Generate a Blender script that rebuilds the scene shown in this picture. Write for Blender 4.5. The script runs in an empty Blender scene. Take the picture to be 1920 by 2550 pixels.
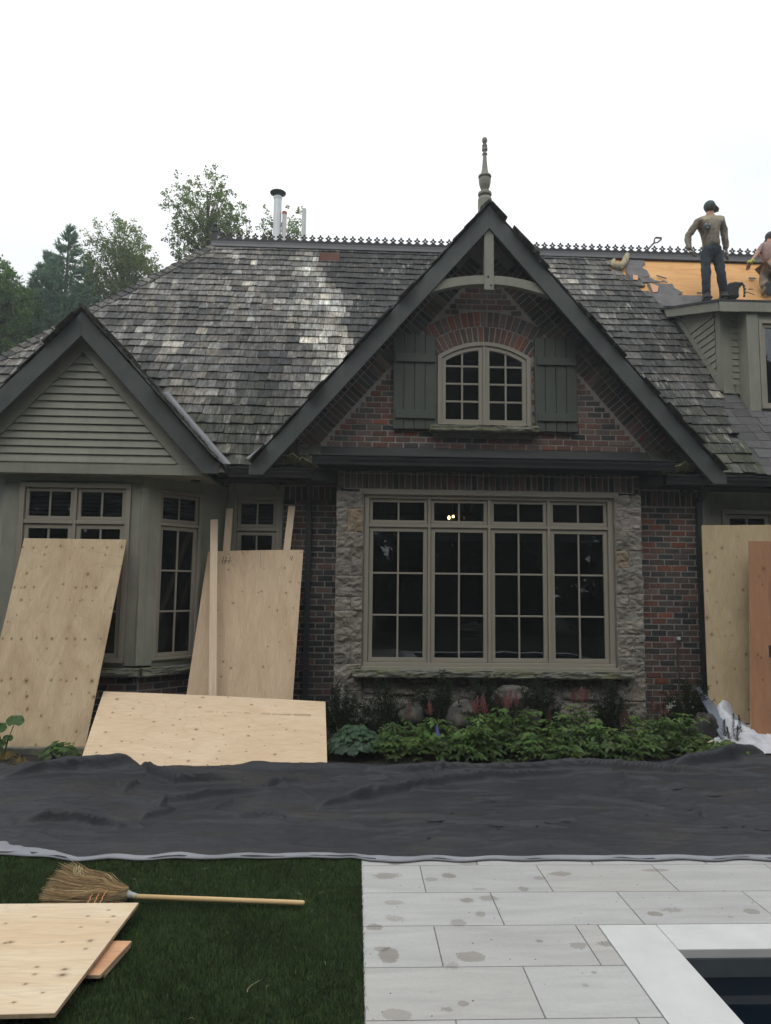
import bpy, math, random
import numpy as np
from math import sin, cos, tan, pi, radians, sqrt, atan2, exp
from mathutils import Vector, Matrix, noise
random.seed(7); rng = np.random.default_rng(7)
S = bpy.context.scene
C = S.collection

# ---------------------------------------------------------------- camera
F, CX, CY, H = 1800., 960., 1275., 1.75
PSI, TH, RHO = 0.04020290765, 0.10563307349, 0.0115
_f = np.array([sin(PSI)*cos(TH), cos(PSI)*cos(TH), sin(TH)])
_r0 = np.array([cos(PSI), -sin(PSI), 0.]); _u0 = np.cross(_r0, _f)
_r = _r0*cos(RHO)+_u0*sin(RHO); _u = np.cross(_r, _f)
O = np.array([0, 0, H])
cd = bpy.data.cameras.new('camera'); cam = bpy.data.objects.new('camera', cd); C.objects.link(cam)
cam.matrix_world = Matrix(((_r[0], _u[0], -_f[0], 0), (_r[1], _u[1], -_f[1], 0), (_r[2], _u[2], -_f[2], H), (0, 0, 0, 1)))
cd.sensor_fit = 'VERTICAL'; cd.sensor_height = 24; cd.lens = F/2550*24
cd.clip_end = 2000; cd.clip_start = .05
S.camera = cam

# ---------------------------------------------------------------- world, sun, exposure
SUN_EL, SUN_AZ = 50, 200     # overcast: soft sun high behind the camera
w = bpy.data.worlds.new('World'); S.world = w; w.use_nodes = True
nt = w.node_tree; nt.nodes.clear()
wo = nt.nodes.new('ShaderNodeOutputWorld'); bg = nt.nodes.new('ShaderNodeBackground')
sky = nt.nodes.new('ShaderNodeTexSky'); sky.sky_type = 'NISHITA'; sky.sun_disc = False
sky.sun_elevation = radians(SUN_EL); sky.sun_rotation = radians(SUN_AZ)
sky.dust_density = 3
hs = nt.nodes.new('ShaderNodeHueSaturation'); hs.inputs['Saturation'].default_value = .35
tc = nt.nodes.new('ShaderNodeTexCoord')
ns = nt.nodes.new('ShaderNodeTexNoise'); ns.inputs['Scale'].default_value = 2.2; ns.inputs['Detail'].default_value = 6
mp = nt.nodes.new('ShaderNodeMapping'); mp.inputs['Scale'].default_value = (1, 1, 2.5)
cr = nt.nodes.new('ShaderNodeValToRGB')
cr.color_ramp.elements[0].position = .33; cr.color_ramp.elements[0].color = (10.2, 10.6, 10.8, 1)
cr.color_ramp.elements[1].position = .62; cr.color_ramp.elements[1].color = (12.8, 12.9, 12.9, 1)
sx = nt.nodes.new('ShaderNodeSeparateXYZ')
mr = nt.nodes.new('ShaderNodeMapRange'); mr.inputs[1].default_value = .45; mr.inputs[2].default_value = 1; mr.inputs[3].default_value = 1; mr.inputs[4].default_value = 1.8
sc_ = nt.nodes.new('ShaderNodeVectorMath'); sc_.operation = 'SCALE'
mx = nt.nodes.new('ShaderNodeMix'); mx.data_type = 'RGBA'; mx.inputs[0].default_value = .9
L = nt.links.new
L(tc.outputs['Generated'], mp.inputs[0]); L(mp.outputs[0], ns.inputs[0]); L(ns.outputs[0], cr.inputs[0])
L(tc.outputs['Generated'], sx.inputs[0]); L(sx.outputs[2], mr.inputs[0])
L(cr.outputs[0], sc_.inputs[0]); L(mr.outputs[0], sc_.inputs['Scale'])
L(sky.outputs[0], hs.inputs['Color']); L(hs.outputs[0], mx.inputs[6]); L(sc_.outputs[0], mx.inputs[7])
L(mx.outputs[2], bg.inputs[0]); bg.inputs[1].default_value = .1; L(bg.outputs[0], wo.inputs[0])
sl = bpy.data.lights.new('sun', 'SUN'); sl.energy = .5; sl.angle = radians(25); sl.color = (1, .97, .93)
so = bpy.data.objects.new('sun', sl); C.objects.link(so)
so.rotation_euler = (radians(90-SUN_EL), 0, radians(-25))
S.view_settings.view_transform = 'Standard'; S.view_settings.look = 'None'
S.view_settings.exposure = 0; S.view_settings.gamma = 1
S.cycles.max_bounces = 6; S.cycles.diffuse_bounces = 3; S.cycles.glossy_bounces = 3; S.cycles.transparent_max_bounces = 8
S.cycles.use_denoising = True

# ---------------------------------------------------------------- photo rays -> points on real planes
def ray(x, y): return _f*F + _r*(x-CX) + _u*(CY-y)
def onY(x, y, Y):
    d = ray(x, y); return O + d*(Y/d[1])
def onZ(x, y, Z=0.):
    d = ray(x, y); return O + d*((Z-H)/d[2])
def onP(x, y, n, c):
    n = np.array(n, float); d = ray(x, y); return O + d*((c-n@O)/(n@d))

# ---------------------------------------------------------------- object helpers
def link(o, parent=None):
    C.objects.link(o)
    if parent is not None: o.parent = parent
    return o
def tag(o, label=None, cat=None, group=None, kind=None):
    if label: o['label'] = label
    if cat: o['category'] = cat
    if group: o['group'] = group
    if kind: o['kind'] = kind
    return o
def thing(name, label, cat, loc=(0, 0, 0), group=None):
    o = bpy.data.objects.new(name, None); o.empty_display_size = .1; o.location = loc
    C.objects.link(o); return tag(o, label, cat, group)

def vv(p): return (float(p[0]), float(p[1]), float(p[2]))
class MB:
    def __init__(s): s.v = []; s.f = []; s.c = []; s.uv = []
    def face(s, pts, col=None, uv=None):
        n = len(s.v); s.v += [vv(p) for p in pts]; s.f.append(tuple(range(n, n+len(pts)))); s.c.append(col or (1, 1, 1)); s.uv.append(uv)
    def faces(s, pts, fs, col=None):
        n = len(s.v); s.v += [vv(p) for p in pts]
        for f in fs: s.f.append(tuple(n+i for i in f)); s.c.append(col or (1, 1, 1)); s.uv.append(None)
    def hexa(s, p, col=None):   # p: 4 bottom ring + 4 top ring
        s.faces(p, [(3, 2, 1, 0), (4, 5, 6, 7), (0, 1, 5, 4), (1, 2, 6, 5), (2, 3, 7, 6), (3, 0, 4, 7)], col)
    def box(s, x0, x1, y0, y1, z0, z1, col=None, M=None):
        p = [(x0, y0, z0), (x1, y0, z0), (x1, y1, z0), (x0, y1, z0), (x0, y0, z1), (x1, y0, z1), (x1, y1, z1), (x0, y1, z1)]
        if M is not None: p = [M @ Vector(q) for q in p]
        s.hexa(p, col)
    def beam(s, a, b, up, w_, h_, col=None):  # bar from a to b, w_ across, h_ along up
        a = Vector(vv(a)); b = Vector(vv(b)); d = (b-a).normalized(); up = Vector(vv(up)); sd = d.cross(up).normalized(); up = sd.cross(d).normalized()
        r = [(-1, -1), (1, -1), (1, 1), (-1, 1)]
        s.hexa([a+sd*(i*w_/2)+up*(j*h_/2) for i, j in r]+[b+sd*(i*w_/2)+up*(j*h_/2) for i, j in r], col)
    def extr(s, poly, off, col=None):   # planar polygon + offset vector
        n = len(poly); off = Vector(vv(off)); a = [Vector(vv(p)) for p in poly]
        s.faces(a+[p+off for p in a], [tuple(range(n))[::-1], tuple(range(n, 2*n))]+[(i, (i+1) % n, n+(i+1) % n, n+i) for i in range(n)], col)
    def ring(s, outer, inner, off, col=None):
        n = len(outer); off = Vector(vv(off)); A = [Vector(vv(p)) for p in outer]; B = [Vector(vv(p)) for p in inner]
        fs = []
        for i in range(n):
            j = (i+1) % n
            fs += [(i, j, n+j, n+i), (2*n+i, 3*n+i, 3*n+j, 2*n+j), (i, 2*n+i, 2*n+j, j), (n+i, n+j, 3*n+j, 3*n+i)]
        s.faces(A+B+[p+off for p in A]+[p+off for p in B], fs, col)
    def tube(s, path, rad, seg=8, col=None, cap=True):
        P = [Vector(vv(p)) for p in path]; n = len(P)
        if not hasattr(rad, '__len__'): rad = [rad]*n
        pts = []; last = None
        for i, p in enumerate(P):
            d = (P[min(i+1, n-1)]-P[max(i-1, 0)]).normalized()
            u = last if last is not None else (Vector((0, 0, 1)) if abs(d.z) < .9 else Vector((1, 0, 0)))
            a = d.cross(u).normalized(); b = a.cross(d).normalized(); last = b
            for k in range(seg):
                t = 2*pi*k/seg; pts.append(p+a*cos(t)*rad[i]+b*sin(t)*rad[i])
        fs = [(i*seg+k, i*seg+(k+1) % seg, (i+1)*seg+(k+1) % seg, (i+1)*seg+k) for i in range(n-1) for k in range(seg)]
        if cap: fs += [tuple(range(seg))[::-1], tuple(range((n-1)*seg, n*seg))]
        s.faces(pts, fs, col)
    def lathe(s, c, prof, seg=20, col=None):   # prof: (r, z)
        s.tube([(c[0], c[1], c[2]+z) for r, z in prof], [max(r, .0005) for r, z in prof], seg, col)
    def ball(s, c, r, col=None, seg=10):
        rx, ry, rz = r if hasattr(r, '__len__') else (r, r, r)
        pts = [(c[0], c[1], c[2]-rz)]; m = seg//2+1
        for i in range(1, m):
            t = pi*i/m
            pts += [(c[0]+rx*sin(t)*cos(2*pi*k/seg), c[1]+ry*sin(t)*sin(2*pi*k/seg), c[2]-rz*cos(t)) for k in range(seg)]
        pts.append((c[0], c[1], c[2]+rz)); fs = []
        for k in range(seg):
            k2 = (k+1) % seg; fs.append((0, 1+k2, 1+k)); fs.append((len(pts)-1, 1+(m-2)*seg+k, 1+(m-2)*seg+k2))
            for i in range(m-2): fs.append((1+i*seg+k, 1+i*seg+k2, 1+(i+1)*seg+k2, 1+(i+1)*seg+k))
        s.faces(pts, fs, col)
    def build(s, name, m, parent=None, smooth=False, bevel=0, auto=None):
        me = bpy.data.meshes.new(name); me.from_pydata(s.v, [], s.f); me.materials.append(m)
        a = me.attributes.new('Col', 'FLOAT_COLOR', 'FACE'); a.data.foreach_set('color', np.array([(*c[:3], 1.) for c in s.c], dtype=np.float32).ravel())
        if any(u is not None for u in s.uv):
            ul = me.uv_layers.new(name='UVMap'); k = 0
            for f, u in zip(s.f, s.uv):
                for i in range(len(f)):
                    if u is not None: ul.data[k].uv = u[i]
                    k += 1
        if smooth: me.polygons.foreach_set('use_smooth', [True]*len(s.f))
        o = bpy.data.objects.new(name, me); link(o, parent)
        if bevel:
            b = o.modifiers.new('bevel', 'BEVEL'); b.width = bevel; b.segments = 2; b.limit_method = 'ANGLE'; b.angle_limit = radians(40)
        return o
def np_mesh(name, V, Fc, m, parent=None, col=None, smooth=False):
    V = np.asarray(V, np.float32); Fc = np.asarray(Fc, np.int32); k = Fc.shape[1]; nf = len(Fc)
    me = bpy.data.meshes.new(name); me.vertices.add(len(V)); me.vertices.foreach_set('co', V.ravel())
    me.loops.add(nf*k); me.loops.foreach_set('vertex_index', Fc.ravel())
    me.polygons.add(nf); me.polygons.foreach_set('loop_start', np.arange(nf, dtype=np.int32)*k)
    me.polygons.foreach_set('loop_total', np.full(nf, k, np.int32))
    if smooth: me.polygons.foreach_set('use_smooth', np.ones(nf, bool))
    me.update(calc_edges=True); me.validate()
    if col is not None:
        a = me.attributes.new('Col', 'FLOAT_COLOR', 'FACE'); c4 = np.ones((nf, 4), np.float32); c4[:, :3] = col; a.data.foreach_set('color', c4.ravel())
    me.materials.append(m); o = bpy.data.objects.new(name, me); return link(o, parent)

# ---------------------------------------------------------------- materials
class NT:
    def __init__(s, name):
        s.m = bpy.data.materials.new(name); s.m.use_nodes = True; s.t = s.m.node_tree
        s.b = s.t.nodes['Principled BSDF']; s.out = s.t.nodes['Material Output']
        s.tc = s.t.nodes.new('ShaderNodeTexCoord'); s.obj = s.tc.outputs['Object']
    def n(s, t, **kw):
        x = s.t.nodes.new('ShaderNode'+t)
        for k, v_ in kw.items(): setattr(x, k, v_)
        return x
    def set(s, sock, val):
        if hasattr(val, 'links'): s.t.links.new(val, sock)
        else:
            if sock.type == 'RGBA' and len(val) == 3: val = (*val, 1)
            sock.default_value = val
    def map(s, vec, sc=(1, 1, 1), loc=(0, 0, 0), rot=(0, 0, 0)):
        x = s.n('Mapping'); s.set(x.inputs[0], vec); x.inputs['Scale'].default_value = sc; x.inputs['Location'].default_value = loc; x.inputs['Rotation'].default_value = rot
        return x.outputs[0]
    def noise(s, vec, scale, detail=4, rough=.55, dist=0):
        x = s.n('TexNoise'); s.set(x.inputs['Vector'], vec); x.inputs['Scale'].default_value = scale; x.inputs['Detail'].default_value = detail
        x.inputs['Roughness'].default_value = rough; x.inputs['Distortion'].default_value = dist; return x.outputs[0]
    def vor(s, vec, scale, feature='F1', rand=1.):
        x = s.n('TexVoronoi'); x.feature = feature; s.set(x.inputs['Vector'], vec); x.inputs['Scale'].default_value = scale; x.inputs['Randomness'].default_value = rand; return x.outputs
    def math(s, op, a, b=0., clamp=False):
        x = s.n('Math', operation=op, use_clamp=clamp); s.set(x.inputs[0], a); s.set(x.inputs[1], b); return x.outputs[0]
    def ramp(s, fac, stops):
        x = s.n('ValToRGB'); s.set(x.inputs[0], fac); e = x.color_ramp.elements
        while len(e) < len(stops): e.new(.5)
        for i, (p, c) in enumerate(stops): e[i].position = p; e[i].color = (*c, 1) if hasattr(c, '__len__') else (c, c, c, 1)
        return x.outputs[0]
    def mix(s, fac, a, b, mode='MIX'):
        x = s.n('Mix', data_type='RGBA', blend_type=mode); s.set(x.inputs[0], fac); s.set(x.inputs[6], a); s.set(x.inputs[7], b); return x.outputs[2]
    def attr(s):
        x = s.n('Attribute', attribute_name='Col'); return x.outputs['Color']
    def bump(s, h, strength=.4, dist=.01):
        x = s.n('Bump'); x.inputs['Strength'].default_value = strength; x.inputs['Distance'].default_value = dist; s.set(x.inputs['Height'], h); s.set(s.b.inputs['Normal'], x.outputs[0])
    def fin(s, col=None, rough=.7, metal=0, spec=.4):
        if col is not None: s.set(s.b.inputs['Base Color'], col)
        s.set(s.b.inputs['Roughness'], rough); s.b.inputs['Metallic'].default_value = metal; s.b.inputs['Specular IOR Level'].default_value = spec
        return s.m

def paint(name, col, rough=.55, var=.12, dirt=None, sc=3.):
    n = NT(name); a = n.noise(n.obj, sc, 5); f = n.ramp(a, [(.3, 1-var), (.7, 1+var*.4)])
    c = n.mix(1., col, f, 'MULTIPLY')
    if dirt:
        d = n.noise(n.map(n.obj, (1, 1, .25)), 9, 6, .7); c = n.mix(n.ramp(d, [(.5, 0.), (.75, .55)]), c, dirt)
    n.bump(n.noise(n.obj, 60, 3), .12, .002)
    return n.fin(c, rough)
def colmat(name, rough=.8, nscale=30, var=.35, bump=.4, bdist=.004, spec=.3, stretch=(1, 1, 1)):
    n = NT(name); v = n.map(n.obj, stretch); a = n.noise(v, nscale, 6, .65); f = n.ramp(a, [(.28, 1-var), (.72, 1+var)])
    c = n.mix(1., n.attr(), f, 'MULTIPLY'); n.bump(a, bump, bdist); return n.fin(c, rough, spec=spec)

M_sage = paint('sage_paint', (.248, .250, .202), .55, .14, (.15, .15, .12))
M_dark = paint('dark_trim_paint', (.068, .080, .077), .55, .22, (.10, .11, .10), 5)
M_shut = paint('shutter_paint', (.062, .074, .06), .5, .15)
M_frame = paint('window_frame_paint', (.275, .252, .205), .4, .06)
M_gutter = paint('gutter_metal', (.035, .038, .04), .38, .15)
M_flash = paint('zinc_flashing', (.15, .155, .17), .45, .25)
M_flashd = paint('grey_flashing', (.095, .10, .105), .45, .2)
M_iron = paint('cresting_iron', (.022, .026, .028), .5, .2)
M_black = paint('black_soffit_board', (.03, .032, .032), .7, .1)  # near-black colour shared by soffits, decks and small parts
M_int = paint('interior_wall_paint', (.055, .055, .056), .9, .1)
M_blind = paint('blind_fabric', (.10, .12, .125), .7, .1)
M_white = paint('white_plastic', (.6, .61, .6), .5, .1)
M_brick = colmat('brick_clay', .9, 38, .42, .6, .006)
M_mortar = paint('mortar', (.30, .28, .25), .95, .25, (.17, .16, .15), 14)
M_mortar_pale = paint('stone_mortar', (.23, .22, .195), .95, .3, (.12, .12, .10), 10)

def stone_mat():
    n = NT('rock_faced_stone'); a = n.noise(n.obj, 14, 8, .68); b = n.noise(n.obj, 3.5, 4)
    c = n.mix(1., n.attr(), n.ramp(a, [(.25, .5), (.6, 1.1), (.8, 1.35)]), 'MULTIPLY')
    c = n.mix(n.ramp(b, [(.52, 0.), (.72, .5)]), c, (.17, .15, .11))
    n.bump(a, .7, .02); return n.fin(c, .92, spec=.2)
M_stone = stone_mat()
def ledge_mat():
    n = NT('mossy_ledge_stone'); a = n.noise(n.obj, 12, 8, .65); b = n.noise(n.map(n.obj, (1, 1, 3)), 5, 6)
    c = n.ramp(a, [(.3, (.10, .10, .085)), (.7, (.23, .225, .19))])
    c = n.mix(n.ramp(b, [(.45, 0.), (.65, .8)]), c, (.13, .135, .055)); n.bump(a, .6, .015); return n.fin(c, .9)
M_ledge = ledge_mat()
def shake_mat():
    n = NT('cedar_shake'); v = n.map(n.obj, (60, 4, 4)); a = n.noise(v, 1., 5, .6); b = n.noise(n.map(n.obj, (2.2, .7, .7)), 9, 5, .65)
    c = n.mix(1., n.attr(), n.ramp(a, [(.25, .5), (.5, .95), (.75, 1.55)]), 'MULTIPLY')
    c = n.mix(1., c, n.ramp(b, [(.3, .5), (.5, .95), (.7, 1.7)]), 'MULTIPLY')
    lk = n.noise(n.map(n.obj, (17, 3.2, 3.2)), 1., 5, .6); lp = n.noise(n.obj, 1.3, 4, .6)
    c = n.mix(n.math('MULTIPLY', n.ramp(lk, [(.56, 0.), (.66, .75)]), n.ramp(lp, [(.47, 0.), (.60, 1.)])), c, (.34, .325, .285))
    n.bump(a, .5, .01); return n.fin(c, .88, spec=.25)
M_shake = shake_mat()
M_slate = colmat('grey_slate', .75, 12, .25, .3, .006, stretch=(1, 2, 2))
M_felt = paint('roofing_felt', (.122, .117, .118), .85, .3, (.17, .15, .15), 5)

def ply_mat(name, base, dark, knots=None, grain=(1, 1), stain=.5, kcol=(.10, .052, .024), seed=0., auto=0.):
    n = NT(name); uv = n.tc.outputs['UV']; v = n.map(uv, (grain[0], grain[1], 1), (seed, seed*.7, 0))
    g = n.noise(v, 1.6, 7, .62, 1.2); g2 = n.noise(n.map(v, (6, 1, 1) if grain[0] > grain[1] else (1, 6, 1)), 9, 4, .65, .3)
    c = n.mix(n.ramp(g, [(.35, 0.), (.68, 1.)]), base, dark)
    fig = n.math('FRACT', n.math('MULTIPLY', n.noise(v, .8, 2, .5, .6), 17.)); c = n.mix(n.math('MULTIPLY', n.ramp(fig, [(.0, 1.), (.12, 0.), (.9, 0.), (1., 1.)]), .22), c, tuple(d*.72 for d in dark))
    c = n.mix(1., c, n.ramp(g2, [(.3, .84), (.7, 1.1)]), 'MULTIPLY')
    st = n.noise(n.map(uv, (1.2, .8, 1), (seed*3+1, 4, 0)), 1.5, 5, .6)
    c = n.mix(n.math('MULTIPLY', n.ramp(st, [(.55, 0.), (.8, 1.)]), stain), c, tuple(d*.55 for d in dark))
    wob = n.math('MULTIPLY', n.noise(uv, 55, 2), .7)
    if knots:
        cur = None; sc2 = (1, .8, 1) if grain[0] > grain[1] else (.8, 1, 1)
        uvs = n.map(uv, sc2)
        for ku, kv, kr in knots:
            dn = n.n('VectorMath', operation='DISTANCE'); n.set(dn.inputs[0], uvs); dn.inputs[1].default_value = (ku*sc2[0], kv*sc2[1], 0)
            q = n.math('MULTIPLY', dn.outputs['Value'], 1/kr); cur = q if cur is None else n.math('MINIMUM', cur, q)
        f = n.ramp(n.math('MULTIPLY', n.math('ADD', cur, wob), .25), [(.22, .85), (.36, .42), (.62, .10), (.95, 0.)]); c = n.mix(f, c, kcol)
    if auto:
        vo = n.vor(n.map(uv, (1, 1, 1), (seed+8, 2, 0)), 9); sep = n.n('SeparateColor'); n.set(sep.inputs[0], vo['Color'])
        f = n.ramp(vo['Distance'], [(.05, .8), (.10, .3), (.16, 0.)]); c = n.mix(n.math('MULTIPLY', n.math('MULTIPLY', f, n.math('GREATER_THAN', sep.outputs[0], auto)), .8), c, kcol)
    n.bump(g2, .12, .002); return n.fin(c, .75, spec=.2)
PLY = dict(A=dict(base=(.60, .475, .31), dark=(.48, .35, .215), grain=(2.2, .8), stain=.5, seed=1.3), B=dict(base=(.62, .48, .325), dark=(.53, .385, .25), grain=(3, .6), stain=.3, seed=5.1),
           C=dict(base=(.70, .55, .385), dark=(.62, .46, .30), grain=(.7, 2.2), stain=.15, seed=9.7), D=dict(base=(.66, .545, .395), dark=(.58, .44, .29), grain=(.6, 2.5), stain=.22, seed=14.2),
           E=dict(base=(.46, .365, .225), dark=(.39, .30, .18), grain=(2.4, .7), stain=.3, seed=21.), R=dict(base=(.35, .185, .10), dark=(.255, .125, .07), grain=(3.5, .5), stain=.35, seed=27.))
M_plyS = ply_mat('salmon_plywood', (.58, .33, .19), (.50, .27, .15), grain=(1, 4), stain=.2, seed=33.)
M_stud = ply_mat('pine_stud', (.70, .57, .43), (.60, .46, .32), grain=(9, .5), stain=.2, seed=38., auto=.72)
M_edge = paint('plywood_edge', (.42, .31, .20), .8, .3, (.2, .13, .07), 20)
def deck_mat():
    n = NT('roof_deck_plywood'); v = n.map(n.obj, (1, 3.2, 3.2)); g = n.noise(v, 1.3, 7, .65, 1.)
    c = n.ramp(g, [(.3, (.50, .235, .075)), (.5, (.60, .32, .11)), (.72, (.64, .37, .16))])
    k = n.vor(n.map(n.obj, (1, 1.8, 1.8)), 4.5); c = n.mix(n.ramp(k['Distance'], [(.05, .7), (.12, 0.)]), c, (.22, .09, .03))
    w_ = n.noise(n.map(n.obj, (2.5, 6, 6)), 2.2, 3); c = n.mix(n.ramp(w_, [(.6, 0.), (.75, .35)]), c, (.3, .14, .06))
    return n.fin(c, .75)
M_deck = deck_mat()

def glass_mat():
    n = NT('window_glass'); t = n.t; t.nodes.remove(n.b)
    fr = n.n('Fresnel'); fr.inputs[0].default_value = 1.5
    g = n.n('BsdfGlossy'); g.inputs['Roughness'].default_value = .01; g.inputs['Color'].default_value = (.9, .95, 1, 1)
    tr = n.n('BsdfTransparent'); tr.inputs[0].default_value = (.62, .66, .66, 1)
    mx_ = n.n('MixShader'); bp = n.n('Bump'); bp.inputs['Strength'].default_value = .06; bp.inputs['Distance'].default_value = .02
    t.links.new(n.noise(n.obj, 1.4, 2), bp.inputs['Height']); t.links.new(bp.outputs[0], g.inputs['Normal'])
    f2 = n.math('MULTIPLY', fr.outputs[0], 1.3)
    t.links.new(f2, mx_.inputs[0]); t.links.new(tr.outputs[0], mx_.inputs[1]); t.links.new(g.outputs[0], mx_.inputs[2]); t.links.new(mx_.outputs[0], n.out.inputs[0])
    return n.m
M_glass = glass_mat()
def emit_mat(name, col, st):
    n = NT(name); n.b.inputs['Emission Color'].default_value = (*col, 1); n.b.inputs['Emission Strength'].default_value = st; return n.fin(col, .5)

# ================================================================= GROUND
def sheet(name, x0, x1, y0, y1, z, m, kind='structure', nx=1, ny=1):
    b = MB(); b.face([(x0, y0, z), (x1, y0, z), (x1, y1, z), (x0, y1, z)]); return tag(b.build(name, m), kind=kind)
def soil_mat():
    n = NT('garden_soil'); a = n.noise(n.obj, 28, 8, .7); b = n.noise(n.obj, 4, 4)
    c = n.ramp(a, [(.3, (.008, .007, .006)), (.55, (.028, .023, .018)), (.78, (.075, .06, .045))]); n.bump(a, .9, .03); return n.fin(c, .95)
M_soil = soil_mat()
def turf_mat():
    n = NT('turf_base'); a = n.noise(n.obj, 120, 4, .7); c = n.ramp(a, [(.35, (.006, .012, .004)), (.7, (.02, .04, .012))]); n.bump(a, .8, .01); return n.fin(c, .95)
M_turf = turf_mat()
def far_mat():
    n = NT('far_lawn'); a = n.noise(n.obj, 3, 5); return n.fin(n.ramp(a, [(.3, (.01, .02, .008)), (.7, (.025, .042, .016))]), .95)
PX0 = .065
b = MB()   # ground with a hole where the pool is
for x0, x1, y0, y1 in ((-90, 1.45, -70, 110), (6.3, 90, -70, 110), (1.45, 6.3, 3.85, 110), (1.45, 6.3, -70, -3)):
    b.face([(x0, y0, -.05), (x1, y0, -.05), (x1, y1, -.05), (x0, y1, -.05)])
tag(b.build('ground', far_mat()), kind='structure')
sheet('turf_ground', -9, PX0-.004, -3, 5.6, -.012, M_turf)
# flower bed soil: gentle heightfield
nx, ny = 90, 40; xs = np.linspace(-7, 9, nx); ys = np.linspace(5.1, 9.6, ny)
V = []; 
for y in ys:
    for x in xs:
        V.append((x, y, -.02+.03*noise.noise(Vector((x*2.2, y*2.2, 0)))+.012*noise.noise(Vector((x*9, y*9, 3)))+max(0, y-7.0)*.03))
Fq = [(j*nx+i, j*nx+i+1, (j+1)*nx+i+1, (j+1)*nx+i) for j in range(ny-1) for i in range(nx-1)]
tag(np_mesh('soil_bed', V, Fq, M_soil, smooth=True), kind='structure')

# ---- turf blades
def turf():
    N = 330000
    # only where this patch of lawn lies open
    x = rng.uniform(-3.3, PX0+.03, N); y = rng.uniform(2.2, 5.05, N)
    edge = PX0+.004+.014*np.array([noise.noise(Vector((0, q*23, 2)))+.6*noise.noise(Vector((0, q*71, 6))) for q in y]); keep = (x > -.62*y-.15) & (x < edge+rng.normal(0, .004, N)); x = x[keep]; y = y[keep]; n = len(x)
    h = rng.uniform(.010, .024, n); a = rng.uniform(0, 2*pi, n); lean = rng.uniform(.003, .014, n)
    tx = x+np.cos(a)*lean; ty = y+np.sin(a)*lean; wd = rng.uniform(.0012, .0022, n)
    b_ = rng.uniform(0, 2*pi, n); ox = np.cos(b_)*wd; oy = np.sin(b_)*wd
    V = np.empty((n, 3, 3)); V[:, 0] = np.c_[x-ox, y-oy, np.full(n, -.012)]; V[:, 1] = np.c_[x+ox, y+oy, np.full(n, -.012)]; V[:, 2] = np.c_[tx, ty, h-.008]
    g = rng.uniform(.3, 1.6, n)[:, None]; dry = (rng.uniform(0, 1, n) > .955)[:, None]
    patch = np.array([.9+.35*noise.noise(Vector((px*2.2, py*2.2, 1)))+.35*noise.noise(Vector((px*14, py*14, 4))) for px, py in zip(x, y)])[:, None]
    col = np.where(dry, np.array([[.10, .095, .04]]), np.array([[.050, .086, .026]]))*g*patch
    n_ = NT('turf_fibre'); m = n_.fin(n_.attr(), .6, spec=.25)
    tag(np_mesh('turf_grass', V.reshape(-1, 3), np.arange(3*n).reshape(-1, 3), m, col=col), 'dark green artificial turf blades beside the pale paving', 'grass', kind='stuff')
turf()

# ---- patio slabs
def slab_mat():
    n = NT('limestone_slab'); o = n.obj
    g = n.noise(n.map(o, (1.2, 7, 1)), 1.6, 6, .6, .5); a = n.noise(o, 45, 4)
    c = n.mix(1., n.attr(), n.ramp(g, [(.3, .86), (.7, 1.07)]), 'MULTIPLY'); c = n.mix(1., c, n.ramp(a, [(.3, .95), (.7, 1.03)]), 'MULTIPLY')
    nz = n.noise(o, 7, 5, .65); nzz = n.noise(o, 60, 3)
    spots = [(95, 540, 55, 12), (285, 556, 24, 8), (355, 540, 30, 11), (725, 550, 26, 8), (800, 533, 45, 11), (130, 648, 40, 9), (425, 640, 34, 10), (520, 633, 40, 11),
             (485, 697, 22, 12), (135, 715, 44, 16), (55, 750, 34, 14), (395, 735, 36, 16), (655, 592, 22, 10), (480, 594, 30, 5), (1190, 695, 34, 10), (1260, 680, 45, 11), (1590, 686, 34, 10), (1500, 708, 12, 6),
             (725, 806, 18, 7), (878, 823, 38, 13), (445, 870, 60, 20), (370, 905, 36, 18), (110, 865, 40, 35), (80, 838, 30, 10), (1000, 818, 50, 14), (910, 986, 15, 8), (947, 933, 12, 5), (350, 1085, 22, 10), (413, 1060, 22, 11), (140, 1105, 62, 24), (140, 493, 30, 5), (440, 492, 40, 5), (1200, 518, 60, 6)]
    for k, (sx_, sy_, rx_, ry_) in enumerate(spots):
        p = onZ(900+sx_*.6122, 1850+sy_*.6122); px = onZ(900+(sx_+rx_)*.6122, 1850+sy_*.6122); py = onZ(900+sx_*.6122, 1850+(sy_+ry_)*.6122)
        ax = abs(px[0]-p[0]); ay = abs(py[1]-p[1])
        v = n.map(o, (1/ax, 1/ay, 1), (-p[0]/ax, -p[1]/ay, 0))
        ln = n.n('VectorMath', operation='LENGTH'); vz = n.map(v, (1, 1, 0)); n.set(ln.inputs[0], vz)
        d = n.math('ADD', ln.outputs['Value'], n.math('MULTIPLY', n.math('SUBTRACT', nz, .5), 2.0)); d = n.math('ADD', d, n.math('MULTIPLY', n.math('SUBTRACT', nzz, .5), .7 if k % 3 else 1.6))
        f = n.ramp(d, [(.86, 1.), (.98, .75), (1.0, 0.)]); f = n.math('MULTIPLY', f, (.75, .55, .9, .65)[k % 4])
        c = n.mix(f, c, n.mix(1., c, (.60, .56, .51), 'MULTIPLY'))
    n.bump(a, .1, .002); return n.fin(c, .62, spec=.4)
M_slab = slab_mat()
b = MB(); rows = [4.802-.4145*k for k in range(-3, 14)]
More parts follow.
